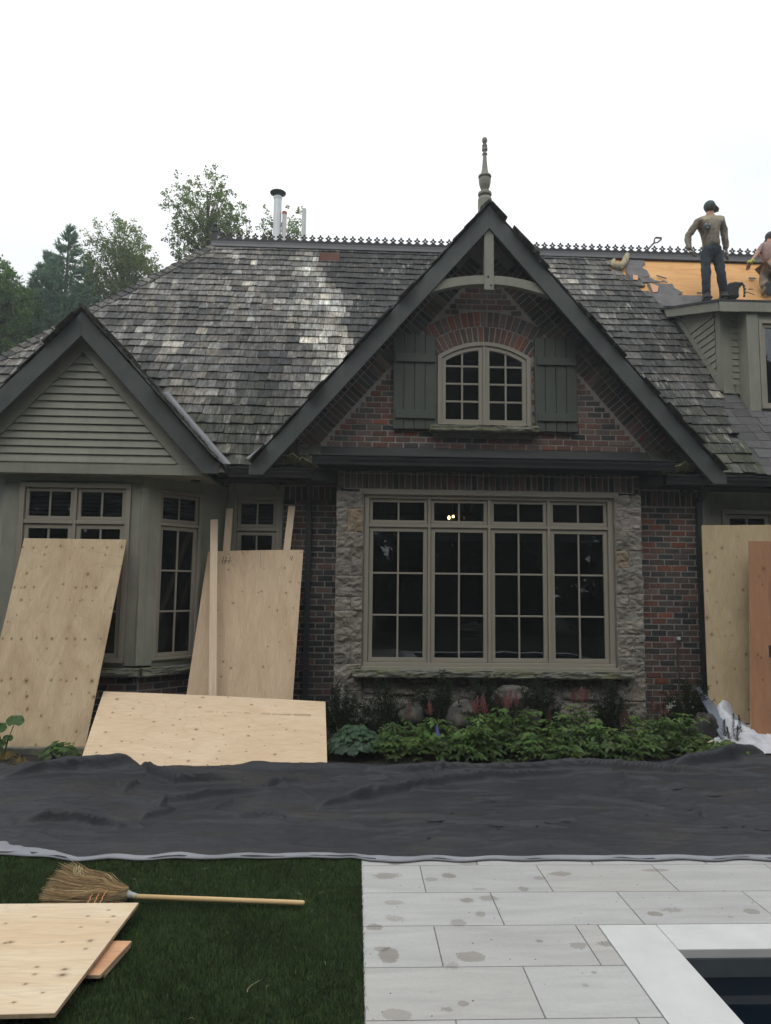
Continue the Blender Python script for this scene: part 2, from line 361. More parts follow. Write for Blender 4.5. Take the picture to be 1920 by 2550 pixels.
for k in range(len(rows)-1):
    y1, y0 = rows[k], rows[k+1]; off = .437 if (k-3) % 2 == 0 else .81
    if y0 > 5.9: continue
    xs_ = [PX0]+[off+.7475*i for i in range(0, 12) if off+.7475*i > PX0+.05]
    for x0, x1 in zip(xs_[:-1], xs_[1:]):
        segs = [(x0, x1)]
        if y1 < 4.0 and x1 > 1.3: segs = [(x0, 1.303)] if x0 < 1.25 else []
        if y1 < 4.0 and x0 < 1.25 < x1 and x0 < 1.19 and x1 > 1.303: segs = [(x0, 1.303)]
        if x0 > 7: continue
        for a0, a1 in segs:
            t = random.choice([(.390, .390, .382), (.385, .382, .37), (.40, .40, .392), (.392, .383, .368), (.38, .383, .38)]); g = random.uniform(.96, 1.04)
            b.box(a0+.003, a1-.003, y0+.003, y1-.003, -.04, 0., tuple(q*g for q in t))
tag(b.build('patio_slabs', M_slab, bevel=.002), kind='structure')
def joint_mat():
    n = NT('joint_sand'); a = n.noise(n.obj, 50, 4); return n.fin(n.ramp(a, [(.3, (.13, .125, .115)), (.7, (.25, .245, .23))]), .95)
M_joint = joint_mat()
b = MB()
b.box(PX0, 1.30, -3, 5.6, -.05, -.006); b.box(1.30, 6.6, 3.98, 5.6, -.05, -.006); tag(b.build('paving_base', M_joint), kind='structure')
# coping
def cop_mat():
    n = NT('white_coping_stone'); a = n.noise(n.obj, 5, 7, .65); c = n.ramp(a, [(.3, (.47, .48, .475)), (.7, (.55, .555, .545))])
    n.bump(n.noise(n.obj, 70, 3), .12, .003); return n.fin(c, .6)
M_cop = cop_mat()
b = MB(); ycs = [-2.6, -1.4, -.2, 1.0, 2.2, 3.972]
for y0, y1 in zip(ycs[:-1], ycs[1:]): b.box(1.307, 1.615, y0+.0015, y1-.0015, -.045, .0)
for k in range(5): b.box(1.6185+k*.93+(0 if k == 0 else .002), 1.6185+(k+1)*.93-.001, 3.705, 3.972, -.045, .0)
tag(b.build('pool_coping', M_cop, bevel=.004), kind='structure')
def tile_mat():
    n = NT('pool_liner'); a = n.noise(n.obj, 6, 3); return n.fin(n.ramp(a, [(.3, (.06, .075, .085)), (.7, (.08, .095, .10))]), .4)
b = MB(); b.box(1.605, 1.635, -2.6, 3.72, -1.5, -.046); b.box(1.636, 6.2, 3.70, 3.73, -1.5, -.046); b.box(1.6, 6.2, -2.62, 3.73, -1.56, -1.5); b.box(6.2, 6.25, -2.6, 3.73, -1.5, -.046); b.box(1.6, 6.2, -2.65, -2.62, -1.5, -.046)
tag(b.build('pool_basin', tile_mat()), kind='structure')
def water_mat():
    n = NT('pool_water'); a = n.noise(n.obj, 3, 3); n.bump(a, .04, .02); n.fin((.003, .006, .010), .05, spec=.35); return n.m
b = MB(); b.face([(1.636, -2.6, -.13), (6.19, -2.6, -.13), (6.19, 3.70, -.13), (1.636, 3.70, -.13)]); tag(b.build('pool_water', water_mat()), kind='structure')

# ================================================================= TARP
def smooth_poly(pts, n=5):
    out = []
    for a, b_ in zip(pts[:-1], pts[1:]):
        for k in range(n): out.append(a+(b_-a)*k/n)
    out.append(pts[-1]); return out
def tarp():
    z5 = lambda x, y: onZ(x*.5762, 1850+y*.5762, .03)[:2]
    z6 = lambda x, y: onZ(900+x*.6122, 1850+y*.6122, .03)[:2]
    nx, ny = 900, 230; x = np.linspace(-5.2, 6.6, nx)
    crp = [(-400, 1917, .06), (0, 1914, .06), (140, 1909, .065), (259, 1905, .07), (357, 1913, .055), (480, 1914, .045), (576, 1911, .045), (628, 1900, .075), (760, 1903, .07), (900, 1906, .06), (1022, 1911, .05), (1206, 1914, .04), (1451, 1911, .04), (1573, 1904, .05), (1757, 1889, .08), (1920, 1883, .09), (2300, 1882, .09)]
    cw = [(*onZ(px_, py_, c_)[:2], c_) for px_, py_, c_ in crp]; fx = [-9.]+[q[0] for q in cw]
    yb = np.interp(x, fx, [cw[0][1]+.13]+[q[1]+.13 for q in cw])
    yf = np.interp(x, [-5.2, -2.2, -1.75, -1.2, 0, .12, 1, 3, 6.6], [5.05, 5.0, 4.90, 4.915, 4.93, 4.86, 4.875, 4.86, 4.83])+.012*np.sin(x*15.3)*(1+.5*np.sin(x*3.1))
    t = np.linspace(0, 1, ny)[:, None]; X = np.repeat(x[None], ny, 0); Y = yf[None]+(yb-yf)[None]*t; Z = np.full_like(X, .02)
    for j in range(ny):
        for i in range(nx):
            X_, Y_ = X[j, i], Y[j, i]
            r1 = 1-abs(noise.noise(Vector((X_*.9+Y_*.9, Y_*2.6-X_*.5, 5)))); r2 = 1-abs(noise.noise(Vector((X_*2.4-Y_*1.8, Y_*5.5+X_*.8, 15)))); r3 = 1-abs(noise.noise(Vector((X_*6-Y_*2.8, Y_*11+X_*2, 25)))); Z[j, i] += .012*noise.noise(Vector((X_*1.1+3, Y_*2.0, 0)))+.016*max(r1-.80, 0)/.2*(.4+.6*r1**6)+.007*max(r2-.8, 0)/.2+.003*max(r3-.75, 0)/.25+.003*noise.noise(Vector((X_*11, Y_*13, 9)))
    folds = [([z5(*p) for p in pts], h_, w_, wf) for pts, h_, w_, wf in [
        ([(0, 158), (200, 128), (420, 120), (520, 118), (610, 112)], .06, .10, .035), ([(605, 112), (680, 150), (760, 182), (880, 178), (1050, 172)], .055, .06, .02), ([(1140, 196), (1200, 186), (1330, 178)], .04, .05, .02),
        ([(680, 292), (715, 262), (800, 258), (950, 235), (1160, 205)], .045, .07, .03), ([(80, 352), (220, 340), (330, 348), (430, 368), (520, 378)], .05, .07, .022), ([(600, 350), (680, 322), (760, 290)], .03, .05, .02),
        ([(470, 345), (540, 350), (620, 372)], .02, .05, .02), ([(1010, 330), (1120, 322), (1230, 330)], .035, .04, .015), ([(530, 222), (570, 190), (600, 178)], .03, .04, .02), ([(900, 300), (980, 272), (1010, 262)], .02, .04, .02),
        ([(0, 262), (200, 240), (420, 225)], .015, .08, .05), ([(1360, 290), (1500, 262), (1666, 238)], .04, .08, .035)]]
    folds += [([z6(*p) for p in pts], h_, w_, wf) for pts, h_, w_, wf in [
        ([(-90, 245), (60, 235), (170, 205), (220, 192), (380, 165), (560, 148), (760, 138), (1000, 118)], .05, .08, .025), ([(1060, 130), (1085, 160), (1100, 195)], .02, .04, .02),
        ([(1180, 200), (1250, 206), (1330, 200)], .02, .04, .02), ([(0, 118), (200, 130), (500, 124), (900, 112), (1250, 122), (1666, 138)], .05, .07, .02), ([(1250, 105), (1450, 90), (1666, 62)], .07, .10, .03), ([(1400, 70), (1500, 52), (1666, 48)], .08, .08, .03),
        ([(60, 338), (230, 326), (520, 330), (900, 350)], .012, .03, .012), ([(0, 400), (400, 330)], .01, .1, .08)]]
    rf = random.Random(11)
    for k in range(60):
        cx_, cy_ = rf.uniform(-3.5, 5), rf.uniform(5.05, 7.2); a_ = rf.gauss(0, .35) if k % 4 else rf.uniform(-1.4, 1.4); l_ = rf.uniform(.12, .55); dx, dy = cos(a_)*l_, sin(a_)*l_*.6
        folds.append(([(cx_-dx, cy_-dy), (cx_, cy_+rf.gauss(0, .03)), (cx_+dx, cy_+dy)], rf.uniform(.006, .017), rf.uniform(.02, .05), rf.uniform(.010, .02)))
    for P, h_, wb, wf in folds:
        P = smooth_poly([np.array(p) for p in P], 3); n = len(P); best = np.full(X.shape, 9.); hh = np.zeros(X.shape)
        for k in range(n-1):
            a = P[k]; d = P[k+1]-a; l2 = d@d; s = np.clip(((X-a[0])*d[0]+(Y-a[1])*d[1])/l2, 0, 1)
            qx = X-(a[0]+s*d[0]); qy = Y-(a[1]+s*d[1]); r = np.hypot(qx, qy); side = np.sign(qy)
            tt = (k+s)/(n-1); env = np.clip(np.minimum(tt, 1-tt)*5, 0, 1)**.7
            w_ = np.where(side < 0, np.minimum(wf*.55, .017), wb*.95); val = h_*1.9*env*np.exp(-(r/w_)**1.35); upd = r < best; hh = np.where(upd, val, hh); best = np.where(upd, r, best)
        Z += hh
    # rolled back edge
    db = (yb[None]-Y); crest = np.interp(x, fx, [.06]+[max(q[2]-.03, .01) for q in cw])[None]
    Z += crest*np.exp(-(np.abs(db-.13)/np.where(db > .13, .045, .11))**2)
    # sag towards the front hem: sits on the ground
    df = (Y-yf[None]); Z *= np.clip(.3+df/.35, 0, 1); Z += .006
    Z = np.maximum(Z, .014)
    V = np.stack([X, Y, Z], -1).reshape(-1, 3)
    idx = np.arange(nx*ny).reshape(ny, nx); Fq = np.stack([idx[:-1, :-1], idx[:-1, 1:], idx[1:, 1:], idx[1:, :-1]], -1).reshape(-1, 4)
    n = NT('black_woven_fabric'); a = n.noise(n.obj, 2.2, 5, .6); d = n.noise(n.map(n.obj, (1, 2.5, 1)), 1.1, 6, .7); fine = n.noise(n.obj, 260, 2)
    c = n.mix(n.ramp(a, [(.35, 0.), (.7, 1.)]), (.020, .022, .026), (.031, .034, .041)); c = n.mix(n.ramp(d, [(.5, 0.), (.72, .6)]), c, (.050, .044, .038))
    c = n.mix(1., c, n.ramp(fine, [(.35, .8), (.65, 1.2)]), 'MULTIPLY')
    sp = n.noise(n.map(n.obj, (1, 2, 1)), 11, 4, .6); c = n.mix(n.ramp(sp, [(.70, 0.), (.74, .75)]), c, (.012, .013, .015))
    n.bump(n.noise(n.map(n.obj, (1, 1.8, 1)), 6, 7, .7), .5, .035); m = n.fin(c, .55, spec=.3)
    root = thing('ground_tarp', 'wrinkled black fabric tarp spread along the garden bed with a pale hem', 'tarp', (0, 6, 0))
    def ch(o): o.parent = root; o.matrix_parent_inverse = Matrix.Translation((0, -6, 0)); return o
    ch(np_mesh('fabric', V, Fq, m, smooth=True))
    # folded pale hem
    hw = .012+.016*np.abs(np.sin(x*7.3))**2*np.abs(np.sin(x*2.1+1))+.012*np.abs(np.sin(x*3.7))+.09*np.exp(-((x+2.35)/.35)**2)
    hz = .008+.006*np.abs(np.sin(x*5.1)); V = []
    for i in range(nx):
        V += [(x[i], yf[i]-.012, .006), (x[i], yf[i]-.016, hz[i]), (x[i], yf[i]+hw[i]*.5, hz[i]+.006+.002*sin(x[i]*31)), (x[i], yf[i]+hw[i], .010+Z[int(ny*hw[i]/2.4)+1, i])]
    Fq = [(4*i+k, 4*i+4+k, 4*i+5+k, 4*i+1+k) for i in range(nx-1) for k in range(3)]
    ch(np_mesh('hem', V, Fq, paint('hem_tape', (.24, .25, .275), .6, .25), smooth=True))
    # little slits and curled tears
    mt = paint('tear_shadow', (.006, .006, .007), .8, .1)
    for sx_, sy_, l, r in [(545, 340, 34, 10), (830, 322, 18, 0), (755, 337, 12, 5), (715, 345, 8, 0), (535, 238, 12, 3), (1435, 223, 30, -3), (1160, 293, 9, 8), (1335, 278, 8, 0), (1480, 352, 14, 2), (1630, 352, 30, 6), (1555, 362, 10, -8), (300, 328, 40, 0), (370, 288, 8, 0), (375, 150, 12, 0), (555, 366, 8, 3), (275, 397, 8, 0), (1270, 203, 40, 0), (1140, 240, 8, 5)]:
        p = z6(sx_-l, sy_); q = z6(sx_+l, sy_+r); m_ = (p+q)/2+np.array([0, -.012*l/20])
        i = int(np.clip((m_[0]+5.2)/11.8*(nx-1), 0, nx-1)); j = int(np.clip((m_[1]-yf[i])/(yb[i]-yf[i])*(ny-1), 0, ny-1)); zz = Z[j, i]+.004
        wv = .006+.004*random.random()
        pts = [p, (p+m_)/2+[0, -wv*.6], m_+[0, -wv], (q+m_)/2+[0, -wv*.5], q, (q+m_)/2+[0, wv], m_+[0, wv*.7], (p+m_)/2+[0, wv*.6]]
        b = MB(); b.extr([(a_[0], a_[1], zz) for a_ in pts], (0, 0, .004)); ch(b.build('tear', mt))
tarp()

# ================================================================= HOUSE
house = thing('brick_house', 'brick and stone house with steep cedar shake roof, two gables and a dormer', 'house', (1.6, 9.4, 0))
HI = Matrix.Translation((-1.6, -9.4, 0))
def hp(o): o.parent = house; o.matrix_parent_inverse = HI; return o   # part of the house
TP = 1.15
def zm(Y): return 3.27+TP*(Y-9.05)
RY = 13.42; RZ = zm(RY)
cp, sp_ = 1/sqrt(1+TP*TP), TP/sqrt(1+TP*TP)
def main(u, v, d=0.): return Vector((u, 9.05+v*cp-d*sp_, 3.27+v*sp_+d*cp))
def vofY(Y): return (Y-9.05)/cp
def P_main(x, y, off=0.): return onP(x, y, (0, -TP, 1), 3.27-TP*9.05+off*sqrt(1+TP*TP))
def hipx(Y): return -2.80-(RY-Y)*.893
G1X, G1Z, G1T = -3.24, 4.97, 1.09
G2X, G2Z, G2T = 1.665, 6.76, 1.163
zg1 = lambda X: G1Z-G1T*abs(X-G1X)
zg2 = lambda X: G2Z-G2T*abs(X-G2X)
zd = lambda Y: 5.98+.33*(Y-9.95)
XM_Y = [8.9, 9.27, 9.53, 9.8, 10.08, 10.35, 10.63, 11.19, 11.45, 11.6, 11.87, 12.3, 12.62, 12.9, 13.1, 13.5]
XM_X = [5.18, 5.30, 5.17, 5.30, 5.30, 5.38, 5.41, 5.5, 5.5, 5.41, 5.27, 5.23, 5.15, 4.95, 4.82, 4.7]

# decks
b = MB(); W = lambda X, Y, d=0.: (X, Y-d*sp_, zm(Y)+d*cp)
b.extr([W(hipx(9.07), 9.07, -.03), W(12, 9.07, -.03), W(12, RY, -.03), W(-2.80, RY, -.03)], (0, .02, -.08))
hp(b.build('roof_deck', M_black))
b = MB(); b.extr([W(4.2, 11.9, -.026), W(12, 11.9, -.026), W(12, RY-.02, -.026), W(4.2, RY-.02, -.026)], (0, -.003, .010)); hp(b.build('bare_deck', M_deck))
b = MB()   # dark underlay beneath the shakes
ys_ = list(np.linspace(9.04, RY-.03, 30)); b.face([W(hipx(y)+.05, y, -.010) for y in (ys_[0],)]+[W(float(np.interp(y, XM_Y, XM_X))-.12, y, -.010) for y in ys_]+[W(hipx(ys_[-1])+.05, ys_[-1], -.010)])
hp(b.build('roof_underlay', M_black))
b = MB()   # hip end and rear slope
he = 1.15/.893
b.face([(-2.8, RY, RZ), (hipx(9), 9, zm(9)), (hipx(9), 2*RY-9, zm(9))], (.12, .11, .10)); b.face([(-2.8, RY, RZ-.01), (hipx(9), 2*RY-9, zm(9)), (12, 2*RY-9, zm(9)), (12, RY, RZ-.01)], (.08, .08, .08))
hp(b.build('rear_roof', M_shake))

def shade_at(X, Y):
    n1 = noise.noise(Vector((X*1.1, Y*1.6, 2))); n2 = noise.noise(Vector((X*5.5, Y*1.5, 8))); n3 = noise.noise(Vector((X*2.6, Y*4, 4)))
    xc = np.interp(Y, [10.2, 10.8, 11.3, 12.0, 12.6, 13.4], [-.62, -.45, -.52, -.45, -1.0, -1.1]); hw = np.interp(Y, [10.4, 11.2, 12.0, 12.6, 13.4], [.22, .44, .42, .26, .20])
    ck = round((Y-9.05)/cp/.2145); sh_ = .16*sin(ck*12.9898)+.10*sin(ck*4.1+1); pale = exp(-(abs(X-xc+.12*n3+sh_)/hw)**4)*(.75+.25*sin(ck*7.3))*np.interp(Y, [10.0, 10.5, 10.9, 13.2, 13.5], [0, .5, 1, .9, .2])
    if X < xc+.3: L_ = .47+.28*n1+.28*n2+.14*n3+np.interp(Y, [9, 10, 11], [-.22, -.12, 0])
    elif X < 1.9: L_ = .13+.10*n1+.16*n2+np.interp(Y, [9, 10.5, 11.5], [.10, .12, 0])
    else: L_ = .26+.25*n1+.22*n2+(.22*max(0, 1-abs(X-3.9)/1.2) if Y > 12.1 else 0)
    L_ += pale*.52*(.85+.6*n2) + random.gauss(0, .07)
    if random.random() < .02: L_ += .3
    return max(.02, min(1., L_))
def shake_col(L_, moss=0.):
    st = [(0, (.030, .032, .032)), (.3, (.066, .066, .063)), (.55, (.140, .134, .122)), (.8, (.29, .28, .25)), (1., (.54, .52, .46))]
    for (a, ca), (b_, cb) in zip(st[:-1], st[1:]):
        if L_ <= b_: t = (L_-a)/(b_-a); c = [p+(q-p)*t for p, q in zip(ca, cb)]; break
    else: c = list(st[-1][1])
    k = random.uniform(-.05, .05); c = [c[0]*(1+k), c[1], c[2]*(1-k)]
    return tuple(p*(1-moss)+q*moss for p, q in zip(c, (.055, .062, .03)))
def shakes(b, mapf, u0, u1, v0, v1, ok, colf, e=.2145, wr=(.085, .21), th=.030, over=1.28):
    k = 0
    while v0+k*e < v1:
        v = v0+k*e; k += 1; u = u0-random.random()*.15; wav = random.random()*9
        while u < u1:
            w_ = random.uniform(*wr); uc = u+w_/2; vc = v+e*.45
            p = mapf(uc, vc)
            if ok(p.x, p.y, p.z, uc, vc):
                j = random.gauss(0, .006)+.012*sin(u*1.3+wav); t = th*random.uniform(.7, 1.25); tw = random.gauss(0, .003); g = .003
                vt = min(v+e*over, v1+.02)
                q = [mapf(u+g, v+j, .001), mapf(u+w_-g, v+j+tw, .001), mapf(u+w_-g, vt, -.003), mapf(u+g, vt, -.003),
                     mapf(u+g, v+j, t), mapf(u+w_-g, v+j+tw, t+random.gauss(0, .0025)), mapf(u+w_-g, vt, .004), mapf(u+g, vt, .004)]
                b.hexa(q, colf(p.x, p.y))
            u += w_
def ok_main(X, Y, z, u, v):
    if X < hipx(Y)+.10: return False
    if X < -1.3 and z < zg1(X)+.05: return False
    if z < zg2(X)+.09: return Y < 9.34 and abs(X-G2X) > 2.12
    return X < np.interp(Y, XM_Y, XM_X)+noise.noise(Vector((0, int(v/.2145)*3.7, 0)))*.10
b = MB(); shakes(b, main, -7.2, 5.7, 0., vofY(RY)-.04, ok_main, lambda X, Y: shake_col(shade_at(X, Y), max(0, min(.6, (10.2-Y)*.45+random.gauss(0, .12)))))
hp(b.build('shake_roof', M_shake))
# ridge row just under the flashing
b = MB()
for i in range(46):  # hip caps
    t0 = i*.155; t1 = t0+.27; D_ = Vector((-.893, -1, -TP)).normalized(); S0 = Vector((-2.8, RY, RZ)); a = S0+D_*t0; c = S0+D_*t1
    if c.z < 3.3: break
    lft = Vector((-.45, .28, -.26)).normalized(); rgt = Vector((1, 0, 0)).lerp(-Vector((0, cp, sp_)), .35).normalized(); up = Vector((-.2, -.4, .9)).normalized()
    cl = shake_col(random.uniform(.18, .55)); g = .15
    for s_, dd in ((lft, .10), (rgt, .13)):
        h0 = .02; h1 = .055+random.uniform(-.004, .01)
        b.hexa([c+up*.01, c+s_*dd+up*.01, a+s_*dd, a, c+up*h1, c+s_*dd+up*h1*.8, a+s_*dd+up*h0*.8, a+up*h0], cl)
hp(b.build('hip_cap', M_shake))
# slates on the right
def ok_sl(X, Y, z, u, v):
    if X < np.interp(Y, XM_Y, XM_X)-.12: return False
    if z < zg2(X)+.05: return False
    if X > 5.42 and Y > 10.25 and z < zd(Y)-.02: return False
    if X > 5.68 and Y > 9.97 and z < zd(Y): return False
    return Y < 12.2
b = MB(); shakes(b, lambda u, v, d=0.: main(u, v, d-.012), 4.7, 8.6, 0., vofY(12.2), ok_sl, lambda X, Y: (lambda g: (.072*g, .070*g, .072*g))(random.uniform(.7, 1.35)), e=.185, wr=(.16, .34), th=.011)
hp(b.build('slate_roof', M_slate))
# a low cut valley of slate at the far right edge
# felt left on the stripped patch
z7 = lambda x, y: (1500+x*.2521, 450+y*.2521)
b = MB()
pl = [(250, 745), (400, 765), (425, 825), (395, 838), (398, 868), (440, 888), (470, 945), (380, 960), (300, 985), (230, 900)]
b.extr([P_main(*z7(*p), .003) for p in pl], (0, -.003, .006), (.9, .9, .9))
pl = [(360, 960), (470, 958), (520, 985), (602, 1003), (470, 1006), (400, 1005)]
b.extr([P_main(*z7(*p), .005) for p in pl], (0, -.004, .007))
pl = [(440, 1020), (520, 1012), (560, 1024), (690, 1020), (712, 1062), (795, 1108), (742, 1133), (1000, 1138), (1040, 1240), (560, 1240), (480, 1100)]
b.extr([P_main(*z7(*p), .003) for p in pl], (0, -.003, .006))
hp(b.build('torn_felt', M_felt))
b = MB()
for pl in ([(465, 1012), (555, 1045), (545, 1100), (500, 1105)], [(300, 930), (350, 938), (350, 985), (305, 978)]):
    b.extr([P_main(*z7(*p), .022) for p in pl], (0, -.004, .006))
hp(b.build('bare_batten_patch', M_plyS))

# ridge flashing + cresting + little end post
b = MB(); b.box(-2.86, 12, RY-.10, RY+.05, RZ-.02, RZ+.035); b.hexa([(-2.86, RY-.115, RZ-.075), (12, RY-.115, RZ-.075), (12, RY-.06, RZ-.075), (-2.86, RY-.06, RZ-.075), (-2.86, RY-.10, RZ-.01), (12, RY-.10, RZ-.01), (12, RY-.05, RZ-.01), (-2.86, RY-.05, RZ-.01)])
hp(b.build('ridge_flashing', M_flashd, bevel=.006))
b = MB(); zr = RZ+.035; b.box(-2.80, 9.5, RY-.02, RY+.01, zr, zr+.075)
step = .1565; i = 0
while -2.66+i*step < 9.4:
    x = -2.66+i*step; i += 1; y0, y1 = RY-.014, RY+.004; cz = zr+.150; r = .034
    for (ax, az), (bx, bz) in zip([(0, r), (r, 0), (0, -r), (-r, 0)], [(r, 0), (0, -r), (-r, 0), (0, r)]): b.beam((x+ax, y0, cz+az), (x+bx, y0, cz+bz), (0, 1, 0), .020, .02)
    for ax, az, rr in ((0, r+.012, .017), (r+.010, 0, .017), (-r-.010, 0, .017)): b.extr([(x+ax+rr*cos(t), y0-.01, cz+az+rr*sin(t)) for t in np.linspace(0, 2*pi, 8)[:-1]], (0, .02, 0))
    b.extr([(x-.007, y0-.01, cz+r), (x+.007, y0-.01, cz+r), (x, y0-.01, cz+r+.034)], (0, .02, 0))
    # flared foot under each motif
    ft = [(x-.079, zr+.073), (x+.079, zr+.073), (x+.079, zr+.082), (x+.055, zr+.090), (x+.034, zr+.108), (x+.022, zr+.128), (x-.022, zr+.128), (x-.034, zr+.108), (x-.055, zr+.090), (x-.079, zr+.082)]
    b.extr([(a_, y0-.008, c_) for a_, c_ in ft], (0, .018, 0))
hp(b.build('ridge_cresting', M_iron))
b = MB(); b.box(-2.86, -2.76, RY-.05, RY+.05, RZ, RZ+.33); b.box(-2.875, -2.745, RY-.065, RY+.065, RZ+.24, RZ+.27); b.lathe((-2.81, RY, RZ+.33), [(.03, 0), (.022, .02), (.04, .05), (.045, .075), (.03, .105), (.004, .12)], 12); hp(b.build('ridge_end_post', M_iron))

# vents on the roof
b = MB(); c0 = P_main(824, 646); b.box(c0[0]-.21, c0[0]+.17, c0[1]-.10, c0[1]+.16, c0[2]-.10, c0[2]+.085); o = hp(b.build('roof_vent', paint('rusty_vent_cap', (.15, .062, .045), .7, .3), bevel=.008))
b = MB(); b.box(c0[0]-.19, c0[0]+.15, c0[1]-.13, c0[1]-.05, c0[2]-.19, c0[2]-.10); q = b.build('vent_base', M_black, o)
YV = 14.2; M_galv = paint('galvanised_flue', (.50, .53, .54), .35, .12); M_galv.node_tree.nodes['Principled BSDF'].inputs['Metallic'].default_value = .55
b = MB(); b.lathe((-1.72, YV, 7.2), [(.082, 0), (.082, 2.50), (.090, 2.50), (.090, 2.54), (.05, 2.57), (.05, 2.60)], 20); o = hp(b.build('flue_pipe', M_galv, smooth=False))
b = MB(); b.lathe((-1.72, YV, 9.78), [(.08, 0), (.160, .035), (.165, .05), (.05, .085), (.005, .09)], 24)
for k in range(4): b.box(-1.72+.08*cos(k*pi/2+.5)-.006, -1.72+.08*cos(k*pi/2+.5)+.006, YV+.08*sin(k*pi/2+.5)-.006, YV+.08*sin(k*pi/2+.5)+.006, 9.70, 9.80)
b.build('flue_cap', paint('flue_cap_metal', (.10, .12, .125), .4, .1), o)
for x_, tz, cp_ in ((-1.575, 9.42, 1), (-1.175, 9.50, 0)):
    b = MB(); b.lathe((x_, YV, 7.2), [(.046, 0), (.046, tz-7.2), (.037, tz-7.2), (.037, tz-7.3)], 16, None); o = hp(b.build('vent_pipe', M_white))
    if cp_: b = MB(); b.lathe((x_, YV, tz-.055), [(.049, 0), (.050, .05), (.046, .06)], 16); b.build('pipe_collar', paint('red_collar', (.42, .10, .08), .6), o)

# ---- generic gable roof slopes (shakes), soffits and rakes
def gable(GX, GZ, GT, y0, xl, xr, wall_y, rake_w, post=None, th=.10):
    c_, s_ = 1/sqrt(1+GT*GT), GT/sqrt(1+GT*GT)
    for sg, xe in ((-1, xl), (1, xr)):
        Ls = abs(xe-GX)/c_; yback = lambda z: 9.05+(z-3.27)/TP
        mp_ = lambda u, v, d=0., sg=sg: Vector((GX+sg*(Ls-v)*c_+sg*d*s_, u, GZ-(Ls-v)*s_+d*c_))
        def ok(X, Y, z, u, v, sg=sg): return Y < yback(z)-(.12 if (GX < 0 and sg > 0) else -.05)
        b = MB(); shakes(b, mp_, y0+.012, 13, 0, Ls, ok, lambda X, Y: shake_col(random.uniform(.05, .45), .2), e=.2145, th=.016)
        hp(b.build('shake_slope', M_shake))
        b = MB(); z_e = GZ-abs(xe-GX)*GT    # deck under the shakes
        t = .05; p = [(GX, y0+.04, GZ-.02), (xe, y0+.04, z_e-.02), (xe, yback(z_e)-.01, z_e-.02), (GX, yback(GZ), GZ-.02)]
        b.extr(p, (0, 0, -t)); hp(b.build('gable_deck', M_black))
        # rake board
        hv = rake_w/c_; b = MB(); off = .028
        top0 = Vector((GX, y0, GZ-off)); top1 = Vector((xe+sg*.02, y0, z_e-off-.02*GT))
        # plumb cut at apex, level cut at foot
        foot = z_e-off-.02*GT-.11
        xin = GX+sg*((GZ-off-hv-foot)/GT)
        poly = [(GX, y0, GZ-off-hv), (GX, y0, GZ-off), top1, (top1.x, y0, foot), (xin, y0, foot)]
        if sg < 0: poly = poly[::-1]
        b.extr(poly, (0, .04, 0)); hp(b.build('rake_board', M_dark, bevel=.004))
gable(G1X, G1Z, G1T, 8.30, -4.95, -1.62, 8.5, .205)
gable(G2X, G2Z, G2T, 8.88, -1.32, 4.66, 9.35, .205)
# ridge caps at the apexes
for gx, gz, y0, n_ in ((G1X, G1Z, 8.28, 10), (G2X, G2Z, 8.86, 18)):
    b = MB()
    for i in range(n_):
        y = y0+i*.17
        for sg in (-1, 1): b.hexa([(gx, y, gz+.02), (gx+sg*.10, y, gz-.085), (gx+sg*.10, y+.24, gz-.10), (gx, y+.24, gz), (gx, y, gz+.055), (gx+sg*.115, y, gz-.055), (gx+sg*.11, y+.24, gz-.08), (gx, y+.24, gz+.02)], shake_col(random.uniform(.05, .3), .3))
    hp(b.build('ridge_cap', M_shake))
# valley flashings
def valley(xa, xb, zf, sh, wdt=.10):
    b = MB(); P0 = []; P1 = []; P2 = []
    for x_ in np.linspace(xa, xb, 26):
        z_ = zf(x_); v_ = (z_-3.27)/sp_; P0.append(main(x_-sh*.03, v_, .015)); P1.append(main(x_+sh*.03, v_, .042)); P2.append(main(x_+sh*(wdt+.012*noise.noise(Vector((x_*9, 0, 0)))), v_, .046))
    for k in range(25): b.face([P0[k], P0[k+1], P1[k+1], P1[k]]); b.face([P1[k], P1[k+1], P2[k+1], P2[k]])
    hp(b.build('valley_flashing', M_flash, smooth=True))
valley(-1.66, -2.75, zg1, 1, .082); valley(-1.28, -.75, zg2, -1, .13); valley(4.62, 3.9, zg2, 1, .13)

# ---- left gable face: siding, frieze boards, beam
b = MB(); yw = 8.50
hwf = lambda z: (G1Z-.05-z)/G1T
b.extr([(G1X-hwf(3.1), yw+.03, 3.1), (G1X+hwf(3.1), yw+.03, 3.1), (G1X, yw+.03, G1Z-.1)], (0, .05, 0)); hp(b.build('gable_wall', M_sage))
b = MB()  # lapped siding
z = 3.19
while z < 4.42:
    z1_ = min(z+.0905, 4.46); h0 = (4.50-z)/1.13; h1 = max((4.50-z1_)/1.13, .01)
    b.hexa([(G1X-h0-.035, yw-.012, z), (G1X+h0-.035, yw-.012, z), (G1X+h0-.035, yw+.03, z), (G1X-h0-.035, yw+.03, z), (G1X-h1-.035, yw+.012, z1_), (G1X+h1-.035, yw+.012, z1_), (G1X+h1-.035, yw+.03, z1_), (G1X-h1-.035, yw+.03, z1_)])
    z = z1_
hp(b.build('lap_siding', M_sage))
b = MB()
for sg in (-1, 1):
    cx = G1X-.035; o0 = 4.50; pts = [(cx, yw-.03, o0), (cx, yw-.03, o0+.36)]+[(cx+sg*((o0+.36-3.17)/1.13), yw-.03, 3.17), (cx+sg*((o0-3.17)/1.13), yw-.03, 3.17)]
    if sg > 0: pts = pts[::-1]
    b.extr(pts, (0, .058, 0))
b.box(-5.0, -1.80, yw-.045, yw+.2, 3.04, 3.168); b.box(-5.0, -2.12, yw-.055, yw-.02, 3.168, 3.185)
